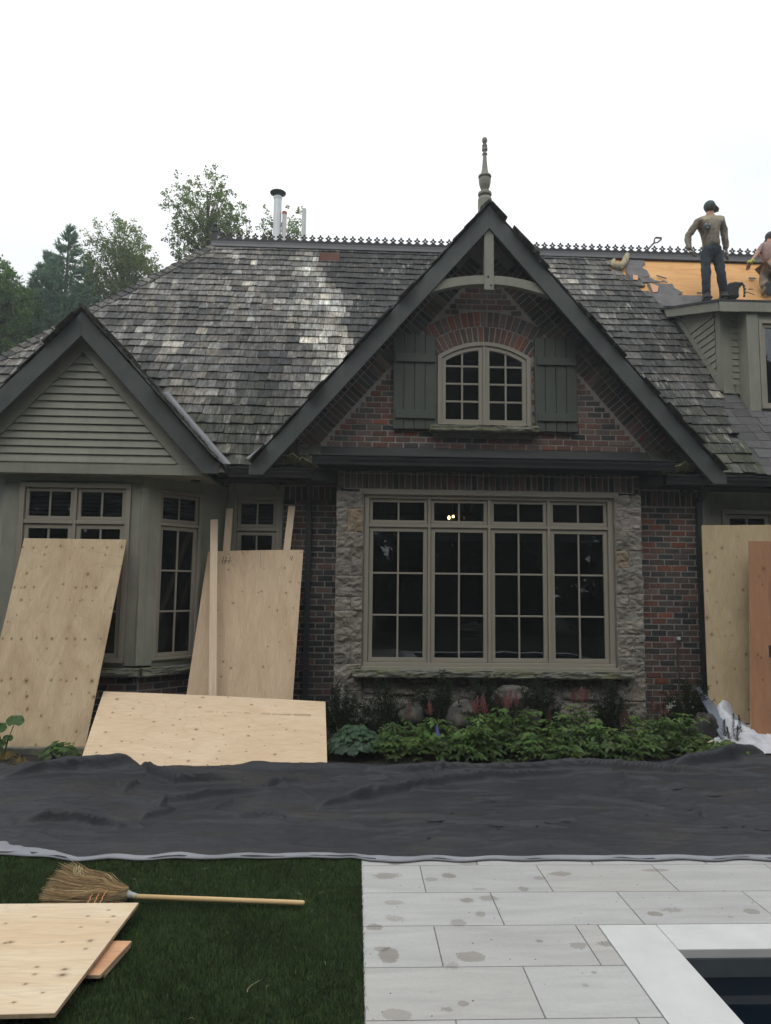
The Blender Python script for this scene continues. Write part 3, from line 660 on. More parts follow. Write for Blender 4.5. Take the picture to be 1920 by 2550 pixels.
hp(b.build('frieze_board', M_sage, bevel=.003))
b = MB(); b.box(-5.0, -1.78, 8.56, 9.6, 3.045, 3.075); hp(b.build('bay_soffit', M_sage))
b = MB(); b.lathe((-1.98, 8.88, 3.033), [(.06, 0), (.06, .015)], 16); hp(b.build('soffit_vent', M_black))

# ---- windows -----------------------------------------------------------------
def win(name, M, x0, x1, z0, z1, cols, tz=None, rows=3, nx=2, fw=.055, sw=.045, blind=None, depth=.10, lab=None, glass_lo=True):
    """a casement window in local x (along), y (into the wall), z; M places it"""
    def tr(bm, nm, m, par, **k):
        bm.v = [vv(M @ Vector(p)) for p in bm.v]; return bm.build(nm, m, par, **k)
    b = MB(); b.box(x0, x1, -.02, depth, z1-fw, z1); b.box(x0, x1, -.035, depth, z0, z0+fw*.8); b.box(x0, x0+fw, -.0185, depth-.001, z0+fw*.8, z1-fw); b.box(x1-fw, x1, -.0185, depth-.001, z0+fw*.8, z1-fw)
    cw = (x1-x0-2*fw)/cols; mw = .036
    for i in range(1, cols): b.box(x0+fw+i*cw-mw/2, x0+fw+i*cw+mw/2, -.012, depth-.002, z0+fw*.8, z1-fw)
    if tz: 
        for i in range(cols): b.box(x0+fw+i*cw+(mw/2 if i else 0), x0+fw+(i+1)*cw-(mw/2 if i < cols-1 else 0), -.010, depth-.003, tz-.022, tz+.022)
    fo = tr(b, 'window', M_frame, None, bevel=.004); hp(fo)
    for i in range(cols):
        a0 = x0+fw+i*cw+(mw/2 if i else 0)+.004; a1 = x0+fw+(i+1)*cw-(mw/2 if i < cols-1 else 0)-.004
        parts_ = [(z0+fw*.8+.004, (tz-.022 if tz else z1-fw)-.004, rows, 'casement_sash')]+([(tz+.026, z1-fw-.004, 1, 'transom_sash')] if tz else [])
        for b0, b1, nr, nm in parts_:
            b = MB(); s2 = sw*(1.15 if nm[0] == 'c' else .9)
            b.box(a0, a1, .012, .06, b0, b0+s2); b.box(a0, a1, .012, .06, b1-s2, b1); b.box(a0, a0+s2, .0125, .0595, b0+s2, b1-s2); b.box(a1-s2, a1, .0125, .0595, b0+s2, b1-s2)
            g0, g1, h0, h1 = a0+s2, a1-s2, b0+s2, b1-s2
            for k in range(1, nx): xx = g0+(g1-g0)*k/nx; b.box(xx-.011, xx+.011, .022, .05, h0, h1)
            for k in range(1, nr): zz = h0+(h1-h0)*k/nr; b.box(g0, g1, .024, .048, zz-.011, zz+.011)
            tr(b, nm, M_frame, fo, bevel=.003)
            b = MB(); b.box(g0-.004, g1+.004, .034, .038, h0-.004, h1+.004); tr(b, 'pane', M_glass, fo)
            if blind == 'slats' and nr == 1:
                b = MB(); zz = h0-.01
                while zz < h1+.01:
                    b.hexa([(g0-.03, .085, zz), (g1+.03, .085, zz), (g1+.03, .105, zz+.030), (g0-.03, .105, zz+.030), (g0-.03, .088, zz-.003), (g1+.03, .088, zz-.003), (g1+.03, .108, zz+.027), (g0-.03, .108, zz+.027)]); zz += .046
                tr(b, 'blind', M_blind, fo)
            if blind == 'roller' and nr > 1:
                b = MB(); b.box(g0-.02, g1+.02, .10, .106, h1-.10, h1+.02); tr(b, 'blind', M_blind, fo)
    return fo
T = lambda x, y: Matrix.Translation((x, y, 0))
# stone bay window
win('w', T(0, 9.06), .10, 3.26, .80, 2.945, 4, tz=2.545, rows=3, blind='roller', fw=.06)
b = MB(); b.box(.03, 3.33, 9.0, 9.10, 2.93, 3.0); b.box(.02, .10, 9.05, 9.12, .82, 2.93); b.box(3.262, 3.34, 9.05, 9.12, .82, 2.93); b.box(.02, 3.33, 8.985, 9.12, .765, .80); hp(b.build('window_casing', M_frame, bevel=.004))
# left bay front window
win('w', T(0, 8.63), -3.97, -2.675, .86, 2.955, 2, tz=2.49, rows=3, blind='slats', fw=.06)
# bay angled window
Mf = Matrix.Translation((-2.50, 8.66, 0)) @ Matrix.Rotation(radians(45), 4, 'Z')
win('w', Mf, .15, .76, .875, 2.91, 1, tz=2.50, rows=3, blind='slats', fw=.04, sw=.04)
# recessed window on the main wall and the one on the far right
win('w', T(0, 9.47), -1.60, -1.0, .9, 2.93, 1, tz=2.50, rows=3, blind='slats', fw=.045)
win('w', T(0, 9.47), 4.90, 5.62, .9, 2.86, 1, rows=4, fw=.06)

# ---- arched gable window
def arched():
    xc, hw, z0, rise, crown = 1.668, .622, 3.885, .205, 5.045; R_ = (hw*hw+rise*rise)/(2*rise); cz = crown-R_; Y = 9.30
    top = lambda x, ins=0.: cz+sqrt(max((R_-ins)**2-(x-xc)**2, 0))
    def outline(a, c, zb, ins, n=14): return [(a, Y, zb), (c, Y, zb)]+[(x, Y, top(x, ins)) for x in np.linspace(c, a, n)]
    b = MB(); b.ring(outline(xc-hw, xc+hw, z0, 0), outline(xc-hw+.055, xc+hw-.055, z0+.045, .055), (0, .10, 0)); 
    b.box(xc-.018, xc+.018, Y+.006, Y+.09, z0+.045, top(xc, .055)+.002)
    fo = hp(b.build('arched_window', M_frame, bevel=.004))
    for a, c in ((xc-hw+.058, xc-.020), (xc+.020, xc+hw-.058)):
        s = .052; b = MB(); b.ring([(p[0], p[1]+.02, p[2]) for p in outline(a, c, z0+.048, .06)], [(p[0], p[1]+.02, p[2]) for p in outline(a+s, c-s, z0+.048+s, .06+s)], (0, .05, 0))
        g0, g1, h0 = a+s, c-s, z0+.048+s; xm = (g0+g1)/2; b.box(xm-.012, xm+.012, Y+.03, Y+.058, h0, top(xm, .06+s)+.003)
        for zz in (h0+.245, h0+.485, h0+.725): b.box(g0, g1, Y+.032, Y+.056, zz-.012, zz+.012)
        b.build('casement_sash', M_frame, fo, bevel=.003)
        b = MB(); pts = outline(g0-.004, g1+.004, h0-.004, .06+s-.004); b.extr([(p[0], Y+.044, p[2]) for p in pts], (0, .004, 0)); b.build('pane', M_glass, fo)
arched()
b = MB(); b.box(.95, 2.36, 9.20, 9.36, 3.815, 3.885)
def rough_ledge(x0, x1, yf, yb_, z0, z1, seed):
    nx, nz = int((x1-x0)/.022), 7; pts = []
    for j in range(nz+1):
        for i in range(nx+1):
            x = x0+(x1-x0)*i/nx; z = z0+(z1-z0)*j/nz; e_ = min(1, min(i, nx-i)/2)
            d = .020*noise.noise(Vector((x*5+seed, z*22, 1)))+.012*noise.noise(Vector((x*19+seed, z*45, 4)))
            pts.append((x+(.008*noise.noise(Vector((z*30, seed, x))) if i in (0, nx) else 0), yf+.012-(d+.02)*(.4+.6*e_)+(.012 if j == 0 else 0), z+(.003*noise.noise(Vector((x*6, 3, seed))) if j in (0, nz) else 0)))
    n0 = len(pts); fs = [(j*(nx+1)+i, j*(nx+1)+i+1, (j+1)*(nx+1)+i+1, (j+1)*(nx+1)+i) for j in range(nz) for i in range(nx)]
    for j in (0, nz):
        for i in range(nx+1): pts.append((pts[j*(nx+1)+i][0], yb_, pts[j*(nx+1)+i][2]))
    m1 = n0+nx+1
    fs += [(i, n0+i, n0+i+1, i+1) for i in range(nx)]+[(nz*(nx+1)+i, nz*(nx+1)+i+1, m1+i+1, m1+i) for i in range(nx)]
    fs += [tuple([j*(nx+1) for j in range(nz+1)]+[m1, n0]), tuple([j*(nx+1)+nx for j in range(nz+1)][::-1]+[n0+nx, m1+nx])]
    mb = MB(); mb.faces(pts, fs); return mb
hp(rough_ledge(.94, 2.37, 9.18, 9.42, 3.80, 3.882, 3).build('window_ledge', M_ledge))
def ledge_x(px, py, Y): return onY(px, py, Y)[0]
hp(rough_ledge(-.02, 1.83, 8.86, 9.15, .685, .772, 11).build('window_ledge', M_ledge)); hp(rough_ledge(1.836, 3.44, 8.865, 9.15, .68, .767, 15).build('window_ledge', M_ledge))

# ---- shutters
def shutter(x0, x1):
    b = MB(); z0, z1, Y = 3.835, 5.115, 9.27; n_ = 4; w_ = (x1-x0)/n_
    for k in range(n_): b.box(x0+k*w_+.004, x0+(k+1)*w_-.004, Y, Y+.035, z0, z1)
    b.box(x0+.005, x1-.005, Y+.028, Y+.045, z0+.01, z1-.01)
    o = hp(b.build('shutter', M_shut, bevel=.004))
    for zc in (z0+.19, z1-.33):
        b = MB(); b.box(x0+.03, x1-.01, Y-.028, Y+.001, zc-.055, zc+.055); r = b.build('batten', M_shut, o, bevel=.004)
    b = MB()
    for zc in (z0+.19, z1-.33):
        for xx in (x0+.09, x1-.07): b.lathe((xx, 0, 0), [(.009, 0)], 3) if 0 else b.ball((xx, Y-.029, zc+.005), (.010, .006, .010))
    b.build('bolt', M_black, o)
shutter(.455, 1.015); shutter(2.335, 2.905)

# ---- bricks ---------------------------------------------------------------------
PAL = [(.150, .068, .053), (.13, .073, .060), (.110, .071, .061), (.090, .070, .062), (.072, .067, .063), (.050, .051, .052), (.195, .075, .050), (.140, .098, .084), (.036, .037, .039)]
def bcol(wt): 
    c = random.choices(PAL, wt)[0]; g = random.uniform(.8, 1.2); return tuple(q*g for q in c)
W_G = [4, 6, 6, 5, 4, 2, 1.2, 5, 1]; W_R = [1.5, 2.5, 4, 5, 5, 4, 2., 3, 3]; W_D = [.3, 1.5, 4, 5, 5, 4, .2, 2, 4]
def brick(b, mapf, pts, pr=.010, wt=W_G):
    pr *= .5   # pts: 4 (u,v)
    j = lambda: random.uniform(-.0028, .0028)
    q = [(u+j(), v+j()) for u, v in pts]; cu = sum(p[0] for p in q)/4; cv = sum(p[1] for p in q)/4; n = len(q)
    ins = [(u+(cu-u)*.045, v+(cv-v)*.07) for u, v in q]; d = pr+random.uniform(-.003, .004)
    V = [mapf(u, v, -.004) for u, v in q]+[mapf(u, v, d-.004) for u, v in q]+[mapf(u, v, d) for u, v in ins]
    fs = [(0, 1, 5, 4), (1, 2, 6, 5), (2, 3, 7, 6), (3, 0, 4, 7), (4, 5, 9, 8), (5, 6, 10, 9), (6, 7, 11, 10), (7, 4, 8, 11), (8, 9, 10, 11)]
    b.faces(V, fs, bcol(wt))
def field(b, mapf, u0, u1, v0, v1, inside, course=.0765, L_=.203, g=.0072, wt=W_G, pr=.010):
    k = 0; v = v0
    while v < v1-.02:
        us = np.arange(u0, u1, .006); m = np.array([inside(u, v+.012) and inside(u, v+course-.012) for u in us]); k += 1
        i = 0; runs = []
        while i < len(us):
            if m[i]:
                j = i
                while j < len(us) and m[j]: j += 1
                runs.append((us[i], us[j-1])); i = j
            else: i += 1
        ph = (L_/2 if k % 2 else 0)+random.uniform(-.015, .015); n0 = int((u0-1)/L_)
        for a, c in runs:
            x = math.floor((a-ph)/L_)*L_+ph
            while x < c:
                s_, e_ = max(x, a), min(x+L_*random.uniform(.985, 1.01), c)
                if e_-s_ > .04: brick(b, mapf, [(s_+g, v+g), (e_-g, v+g), (e_-g, v+course-g), (s_+g, v+course-g)], pr, wt)
                elif e_-s_ > .02: pass
                x += L_
        v += course
def plane_map(Y): return lambda u, v, d=0.: Vector((u, Y-d, v))
# gable wall
GY = 9.345; gm = plane_map(GY); axc, acz, AR = 1.668, 4.02, 1.035
BIN = 6.12
def in_gable(u, v):
    if v > BIN-.02-G2T*abs(u-G2X): return False
    r = math.hypot(u-axc, v-acz); a = abs(atan2(u-axc, v-acz))
    if 1.0 < v and r < AR+.42 and a < radians(35.5) and v > 4.2: return False
    if r < AR+.215 and a < radians(38.5) and v > 4.2: return False
    if abs(u-axc) < .637 and v < 4.9: return v < 3.8
    return True
b = MB(); field(b, gm, -1.0, 4.3, 3.36, 6.2, in_gable)
for rr0, n_, am in ((AR+.006, 20, 38.2), (AR+.220, 19, 35.2)):
    for i in range(n_):
        a0 = radians(-am+2*am*i/n_); a1 = radians(-am+2*am*(i+1)/n_); gg = .0075
        pt = lambda a, r: (axc+r*sin(a), acz+r*cos(a))
        brick(b, gm, [pt(a0+gg/rr0, rr0), pt(a1-gg/rr0, rr0), pt(a1-gg/(rr0+.2), rr0+.2), pt(a0+gg/(rr0+.2), rr0+.2)], .014, [6, 6, 5, 4, 2, 2, 4, 5, 0])
hp(b.build('brick_face', M_brick))
b = MB()   # raked soldier band
gc, gs = 1/sqrt(1+G2T**2), G2T/sqrt(1+G2T**2)
for sg in (-1, 1):
    s = .03
    while s < 4.1:
        s1 = s+.0775; m_ = lambda a, t: (G2X+sg*(a*gc+t*gs), BIN+.012-a*gs+t*gc)
        brick(b, gm, [m_(s+.0075, .006), m_(s1-.0075, .006), m_(s1-.0075, .203), m_(s+.0075, .203)][::sg], .012, W_D)
        brick(b, gm, [m_(s+.0075, .217), m_(s1-.0075, .217), m_(s1-.0075, .42), m_(s+.0075, .42)][::sg], .012, W_D) if s > .25 else None
        s = s1
hp(b.build('raked_brick_band', M_brick))
b = MB()   # mortar backing with the arched opening
hwg = (G2Z-.10-3.3)/G2T
pts = [(G2X-hwg, GY, 3.3), (G2X+hwg, GY, 3.3), (G2X, GY, G2Z-.10)]
# built as strips around the opening
def strip(x0, x1, zlo, zhi, n=24):
    for i in range(n):
        a = x0+(x1-x0)*i/n; c = x0+(x1-x0)*(i+1)/n
        za0, za1, zc0, zc1 = zlo(a), zhi(a), zlo(c), zhi(c)
        if za1 > za0 or zc1 > zc0: b.extr([(a, GY, za0), (c, GY, zc0), (c, GY, max(zc1, zc0+.001)), (a, GY, max(za1, za0+.001))], (0, .22, 0))
roofz = lambda x: G2Z-.10-G2T*abs(x-G2X)
strip(-1.35, axc-.63, lambda x: 3.3, roofz, 20); strip(axc+.63, 4.65, lambda x: 3.3, roofz, 20)
strip(axc-.63, axc+.63, lambda x: acz+sqrt(AR**2-(x-axc)**2), roofz, 20); strip(axc-.63, axc+.63, lambda x: 3.3, lambda x: 3.85, 1)
hp(b.build('gable_wall', M_mortar))
# lower walls
WY = 9.50
b = MB()
for x0, x1, y0, z0, z1 in ((-.97, -.20, WY, -.1, 3.2), (3.57, 4.62, 9.36, -.1, 3.2)): b.box(x0, x1, y0, y0+.25, z0, z1)
b.box(-.235, -.20, 9.02, WY, -.1, 3.28); b.box(3.56, 3.595, 9.02, 9.36, -.1, 3.28); b.box(-.235, 3.595, 9.012, 9.2, 2.99, 3.28)
hp(b.build('mortar_wall', M_mortar))
b = MB(); ins = lambda u, v: True
field(b, plane_map(WY), -.965, -.24, .0, 2.88, ins, wt=W_D)
def soldiers(Y, x0, x1, z0, z1, wt=W_D, w_=.0765):
    x = x0
    while x < x1-.03: brick(b, plane_map(Y), [(x+.0075, z0), (x+w_-.0075, z0), (x+w_-.0075, z1), (x+.0075, z1)], .010, wt); x += w_
soldiers(WY, -.96, -.25, 2.89, 3.08); hp(b.build('brick_face', M_brick)); b = MB(); field(b, plane_map(9.36), 3.60, 4.60, .03, 2.87, ins, wt=W_R); soldiers(9.36, 3.60, 4.6, 2.88, 3.08, W_D); hp(b.build('brick_face', M_brick)); b = MB()
soldiers(9.012, -.16, 3.53, 3.0, 3.185, W_D); soldiers(9.012, -.16, 3.53, 3.198, 3.27, W_D)
for z in (2.985, 3.06, 3.135, 3.21):
    brick(b, plane_map(9.012), [(-.232, z), (-.165, z), (-.165, z+.066), (-.232, z+.066)], .01, W_D); brick(b, plane_map(9.012), [(3.53, z), (3.592, z), (3.592, z+.066), (3.53, z+.066)], .01, W_D)
hp(b.build('brick_lintel', M_brick))
# the return sides of the stone bay
b = MB(); field(b, lambda u, v, d=0.: Vector((-.235-d, u, v)), 9.03, 9.50, .0, 3.2, ins, wt=W_D); hp(b.build('brick_face', M_brick))

# ---- stone pillars and rubble base
def stone(b, x0, x1, z0, z1, Y, col, bulge=.035, seed=None):
    seed = seed if seed is not None else random.uniform(0, 99); s = .0125; nx, nz = max(4, int((x1-x0)/s)), max(4, int((z1-z0)/s)); pts = []
    for j in range(nz+1):
        for i in range(nx+1):
            u, v = i/nx, j/nz; x = x0+(x1-x0)*u; z = z0+(z1-z0)*v
            e_ = min(1, min(u, 1-u)*(x1-x0)/.022, min(v, 1-v)*(z1-z0)/.022); e_ = .5+.5*max(e_, 0)**.5
            n1 = noise.fractal(Vector((x*6+seed, z*8, seed)), .9, 2.1, 5); rdg = abs(noise.noise(Vector((x*9+seed, z*13, 2))))
            n4 = abs(noise.noise(Vector((x*22+seed, z*30, 7)))); d = e_*(bulge*.75*(.45+1.0*n1)+.022*rdg+.008*n4)
            wx = .010*noise.noise(Vector((x*9, z*9, seed))); wz = .010*noise.noise(Vector((x*9, z*9, seed+5)))
            pts.append((x+wx, Y-max(d, -.002), z+wz))
    b.faces(pts, [(j*(nx+1)+i, j*(nx+1)+i+1, (j+1)*(nx+1)+i+1, (j+1)*(nx+1)+i) for j in range(nz) for i in range(nx)], col)
GREY = [(.235, .215, .183), (.21, .197, .17), (.25, .228, .198), (.20, .185, .16)]; OCH = (.27, .215, .15)
b = MB()
z = 2.955; seq = [(.21, 1), (.30, 2), (.20, 1), (.34, 2), (.26, 1), (.17, 2), (.38, 1), (.26, 2), (.33, 1), (.3, 2), (.3, 1)]
for k, (h_, n_) in enumerate(seq):
    z0_ = max(z-h_, .02)
    if n_ == 1: stone(b, -.25, .085, z0_+.001, z-.001, 9.0, random.choice(GREY))
    else:
        c_ = random.uniform(-.12, -.04); stone(b, -.25, c_-.003, z0_+.001, z-.001, 9.0, random.choice(GREY), .03); stone(b, c_+.003, .085, z0_+.001, z-.001, 9.0, OCH if k == 1 else random.choice(GREY), .03)
    z = z0_
hp(b.build('stone_pillar', M_stone)); b = MB()
z = 2.965; seq = [(.16, 2), (.28, 1), (.27, 1), (.21, 2), (.33, 1), (.14, 2), (.36, 1), (.28, 2), (.24, 1), (.3, 2), (.25, 1), (.3, 2)]
for k, (h_, n_) in enumerate(seq):
    z0_ = max(z-h_, .02)
    cs = [(.27, .235, .215)] if k == 1 else GREY
    if n_ == 1: stone(b, 3.275, 3.612, z0_+.001, z-.001, 9.0, random.choice(cs))
    else:
        c_ = random.uniform(3.42, 3.50); stone(b, 3.275, c_-.003, z0_+.001, z-.001, 9.0, OCH if k == 3 else random.choice(cs), .03); stone(b, c_+.003, 3.612, z0_+.001, z-.001, 9.0, random.choice(GREY), .03)
    z = z0_
hp(b.build('stone_pillar', M_stone))
b = MB()
x = .09
while x < 3.25:
    w_ = random.uniform(.30, .55); x1_ = min(x+w_, 3.27); zt = random.uniform(.32, .46)
    stone(b, x+.02, x1_-.02, zt+.02, .67-random.uniform(0, .04), 9.06, random.choice(GREY[:3]), .06); stone(b, x-.03, x1_-.05, -.02, zt-.02, 9.06, random.choice(GREY), .07); x = x1_
hp(b.build('rubble_base', M_stone))
b = MB(); b.box(-.245, .09, 9.0, 9.2, -.1, 2.96); b.box(3.27, 3.60, 9.0, 9.2, -.1, 2.96); b.box(.09, 3.27, 9.06, 9.3, -.1, .70); hp(b.build('stone_backing', M_mortar_pale))

# ---- painted walls of the left bay and the sides
b = MB(); yb = 8.65
b.box(-4.16, -3.97, yb, yb+.15, .82, 3.05); b.box(-2.675, -2.50, yb, yb+.15, .82, 3.05); b.box(-3.97, -2.675, yb+.02, yb+.15, 2.955, 3.05); b.box(-3.97, -2.675, yb+.02, yb+.15, .78, .86)
b.box(-4.155, -2.51, yb-.012, yb+.01, 2.975, 3.045)
def fb(x0, x1, y0, y1, z0, z1): b.box(x0, x1, y0, y1, z0, z1, None, Mf)
fb(.0, .15, -.02, .12, .82, 3.05); fb(.76, 1.24, -.0, .12, .82, 3.05); fb(.15, .76, .01, .12, 2.91, 3.05); fb(.15, .76, .01, .12, .80, .875); fb(-.06, .035, -.028, .02, .83, 3.04)
b.box(-1.68, -1.60, 9.45, 9.6, .3, 3.2); b.box(-1.0, -.965, 9.45, 9.7, -.1, 3.2); b.box(-1.60, -1.0, 9.47, 9.6, 2.93, 3.2); b.box(-1.6, -1., 9.47, 9.6, -.1, .9)
b2 = b; b = MB(); b.box(4.62, 4.90, 9.47, 9.62, -.1, 3.15); b.box(5.62, 9.0, 9.47, 9.62, -.1, 3.15); b.box(4.90, 5.62, 9.48, 9.62, 2.86, 3.15)
b.box(4.59, 4.70, 9.40, 9.5, -.1, 3.1); hp(b.build('painted_wall', M_sage, bevel=.004)); b = b2
b.hexa([(-4.16, yb, .82), (-4.16, yb+.12, .82), (-5.1, 9.6, .82), (-5.1, 9.45, .82), (-4.16, yb, 3.05), (-4.16, yb+.12, 3.05), (-5.1, 9.6, 3.05), (-5.1, 9.45, 3.05)])
hp(b.build('painted_wall', M_sage, bevel=.004))
hp(rough_ledge(-4.3, -2.47, 8.56, 8.8, .70, .80, 31).build('bay_ledge', M_ledge))
lg = rough_ledge(.0, 1.3, -.09, .2, .70, .80, 37); lg.v = [vv(Mf @ Vector(p)) for p in lg.v]; hp(lg.build('bay_ledge', M_ledge))
b = MB(); b.box(-4.25, -2.5, 8.66, 8.9, -.1, .72); b.box(0, 1.25, .02, .3, -.1, .72, None, Mf); b.box(-1.7, -.96, 9.52, 9.7, -.1, .72); hp(b.build('mortar_wall', M_mortar))
b = MB(); field(b, plane_map(8.66), -4.2, -2.5, .0, .70, ins, wt=W_D); field(b, lambda u, v, d=0.: Mf @ Vector((u, .02-d, v)), .0, 1.2, .0, .70, ins, wt=W_D); hp(b.build('brick_face', M_brick))

# ---- gutters, soffits, downspouts
def gutter(x0, x1, yf, zt, name='gutter'):
    prof = [(.0, 0), (.0, -.012), (.014, -.018), (.018, -.05), (.04, -.085), (.05, -.115), (.13, -.115), (.13, .0), (.122, .0), (.122, -.105), (.056, -.105), (.046, -.08), (.026, -.046), (.022, -.010), (.012, -.006), (.012, 0)]
    b = MB(); b.extr([(x0, yf+p[0], zt+p[1]) for p in prof], (x1-x0, 0, 0))
    for xx in (x0, x1-.004): b.extr([(xx, yf+p[0], zt+p[1]) for p in prof[:8]], (.004, 0, 0))
    return hp(b.build(name, M_gutter))
gutter(-.55, 3.93, 8.66, 3.365); gutter(-1.74, -.58, 8.96, 3.235); gutter(3.95, 9.5, 8.96, 3.235)
b = MB(); b.box(-1.74, -1.60, 8.85, 9.0, 3.12, 3.26); hp(b.build('gutter_end_box', M_gutter, bevel=.006))
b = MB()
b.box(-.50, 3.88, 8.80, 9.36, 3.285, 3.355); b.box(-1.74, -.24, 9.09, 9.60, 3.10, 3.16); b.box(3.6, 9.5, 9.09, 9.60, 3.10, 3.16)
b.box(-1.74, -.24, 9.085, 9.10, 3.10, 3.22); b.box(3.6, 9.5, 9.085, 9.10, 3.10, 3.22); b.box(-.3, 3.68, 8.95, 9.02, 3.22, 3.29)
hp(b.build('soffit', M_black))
b = MB(); b.extr([(-.50, 8.80, 3.357), (3.88, 8.80, 3.357), (3.88, 9.34, 3.42), (-.50, 9.34, 3.42)], (0, 0, .01)); hp(b.build('gutter_flashing', M_black))
for xd, yd in ((-.62, 9.42), (4.50, 9.28)):
    b = MB(); b.box(xd-.035, xd+.035, yd-.03, yd+.03, .12, 2.95); b.beam((xd, yd, 2.93), (xd, 9.05, 3.12), (1, 0, 0), .06, .07)
    for z in (.7, 1.9): b.box(xd-.05, xd+.05, yd-.035, yd+.036, z, z+.03)
    hp(b.build('downspout', M_gutter, bevel=.006))
# broken shakes and a folded piece over the gutter ends
b = MB()
for c_, a, l, w_ in (((-.74, 9.03, 3.30), -.75, .34, .13), ((-.62, 9.00, 3.285), -.9, .25, .10), ((-.95, 9.1, 3.34), .2, .2, .12)):
    M_ = Matrix.Translation(c_) @ Matrix.Rotation(radians(-40), 4, 'X') @ Matrix.Rotation(a, 4, 'Z'); b.box(-w_/2, w_/2, -l/2, l/2, 0, .016, (.15, .145, .09), M_)
hp(b.build('loose_shakes', M_shake)); b = MB()
for c_, a, l, w_ in (((4.13, 9.02, 3.32), .85, .26, .11), ((4.03, 8.98, 3.30), 1.3, .24, .10), ((4.30, 9.05, 3.32), .2, .2, .14)):
    M_ = Matrix.Translation(c_) @ Matrix.Rotation(radians(-45), 4, 'X') @ Matrix.Rotation(a, 4, 'Z'); b.box(-w_/2, w_/2, -l/2, l/2, 0, .016, (.17, .16, .10), M_)
hp(b.build('loose_shakes', M_shake))

# ---- gable timbers and finial
b = MB(); b.box(1.602, 1.727, 8.91, 9.03, 5.60, 6.44); kp = hp(b.build('king_post', M_sage, bevel=.005))
b = MB()
for x_, z_ in ((1.652, 5.775), (1.69, 5.66)): b.ball((x_, 8.905, z_), (.014, .012, .014))
b.build('bolt', M_black, kp)
b = MB(); n_ = 24; top = []; bot = []
for i in range(n_+1):
    x_ = .86+(2.47-.86)*i/n_; u = (x_-1.665)/.8; zc = 5.745-.135*u*u; top.append((x_, 8.925, zc+.055)); bot.append((x_, 8.925, zc-.06-.015*u*u))
for i in range(n_): b.hexa([bot[i], bot[i+1], (bot[i+1][0], 9.015, bot[i+1][2]), (bot[i][0], 9.015, bot[i][2]), top[i], top[i+1], (top[i+1][0], 9.015, top[i+1][2]), (top[i][0], 9.015, top[i][2])])
hp(b.build('collar_beam', M_sage))
k = .00294; prof = [(32, 400), (32, 345), (28, 336), (22, 334), (31, 326), (31, 316), (22, 310), (16, 305), (18, 300), (24, 285), (27, 270), (28, 256), (24, 252), (30, 248), (30, 242), (22, 238), (18, 232), (14, 215), (11, 190), (9, 165), (8.5, 152), (12, 149), (12, 146), (8.5, 142), (8.5, 134), (13, 131), (13, 120), (9, 118), (12, 113), (12, 108), (6, 104), (9, 98), (12, 92), (12.5, 86), (11, 79), (6, 75), (1, 73)]
base = onY(960+445*.5762, 300+400*.5762, 9.15); kz = (onY(960+445*.5762, 300+73*.5762, 9.15)[2]-base[2])/327
b = MB(); b.lathe((1.655, 9.15, base[2]-.25), [(r*k, 0) for r, y in prof[:1]]+[(r*k, .25+(400-y)*kz) for r, y in prof], 24)
hp(b.build('finial', M_sage, smooth=False))

# ---- dormer at the right
b = MB()
b.extr([(5.42, 10.27, 4.68), (5.42, 11.95, 6.60), (5.42, 10.27, zd(10.27)-.06)], (.08, 0, 0))
b.box(5.50, 5.80, 10.27, 10.36, 4.68, zd(10.27)-.10); 
b.box(5.66, 5.83, 10.0, 10.27, 4.36, 5.92); b.box(5.83, 8.5, 10.03, 10.2, 5.72, 5.92); b.box(5.83, 8.5, 10.03, 10.2, 4.30, 4.42)
for i in range(2): b.box(7.1+i*1.4, 7.25+i*1.4, 10.02, 10.2, 4.3, 5.9)
hp(b.build('dormer_wall', M_sage, bevel=.004))
# trim and inset siding grooves
b = MB()
b.extr([(5.405, 10.27, 4.74), (5.405, 10.42, 4.92), (5.405, 10.42, 5.98), (5.405, 10.27, 5.98)], (.02, 0, 0))
b.extr([(5.40, 10.30, 4.72), (5.40, 11.93, 6.58), (5.40, 11.72, 6.50), (5.40, 10.30, 4.92)], (.022, 0, 0)); b.box(5.42, 5.56, 10.255, 10.28, 4.69, 5.98); b.box(5.60, 5.80, 10.255, 10.27, 4.69, 4.82)
b.box(5.56, 5.80, 10.256, 10.27, 5.82, 5.98)
z = 4.82
while z < 5.80: b.hexa([(5.56, 10.248, z), (5.80, 10.248, z), (5.80, 10.27, z), (5.56, 10.27, z), (5.56, 10.262, z+.094), (5.80, 10.262, z+.094), (5.80, 10.27, z+.094), (5.56, 10.27, z+.094)]); z += .098
# cheek boards run parallel to the roof slope's normal
for k in range(10):
    y = 10.44; zlo = 5.02+.115*k; y1_ = 10.30+(zlo+.13-4.92)/1.25
    y1_ = min(max(y1_, y+.05), 11.5); zt = 5.02+.115*k
    if zt > 5.98: break
    b.hexa([(5.395, y, zt), (5.395, y1_, zt), (5.42, y1_, zt), (5.42, y, zt), (5.408, y, zt+.105), (5.408, y1_+.07, zt+.105), (5.42, y1_+.07, zt+.105), (5.42, y, zt+.105)])
hp(b.build('dormer_trim', M_sage))
b = MB(); 
b.extr([(5.22, 9.95, zd(9.95)), (9.0, 9.95, zd(9.95)), (9.0, 12.05, zd(12.05)), (5.22, 12.05, zd(12.05))], (0, 0, .03), (.05, .052, .058)); hp(b.build('dormer_roof', M_slate))
b = MB(); b.extr([(5.24, 9.97, zd(9.97)-.002), (5.24, 11.82, zd(11.82)-.002), (5.24, 11.72, zd(11.72)-.145), (5.24, 9.97, zd(9.97)-.145)], (.03, 0, 0)); b.box(5.24, 9.0, 9.955, 9.985, zd(9.95)-.145, zd(9.95)-.003)
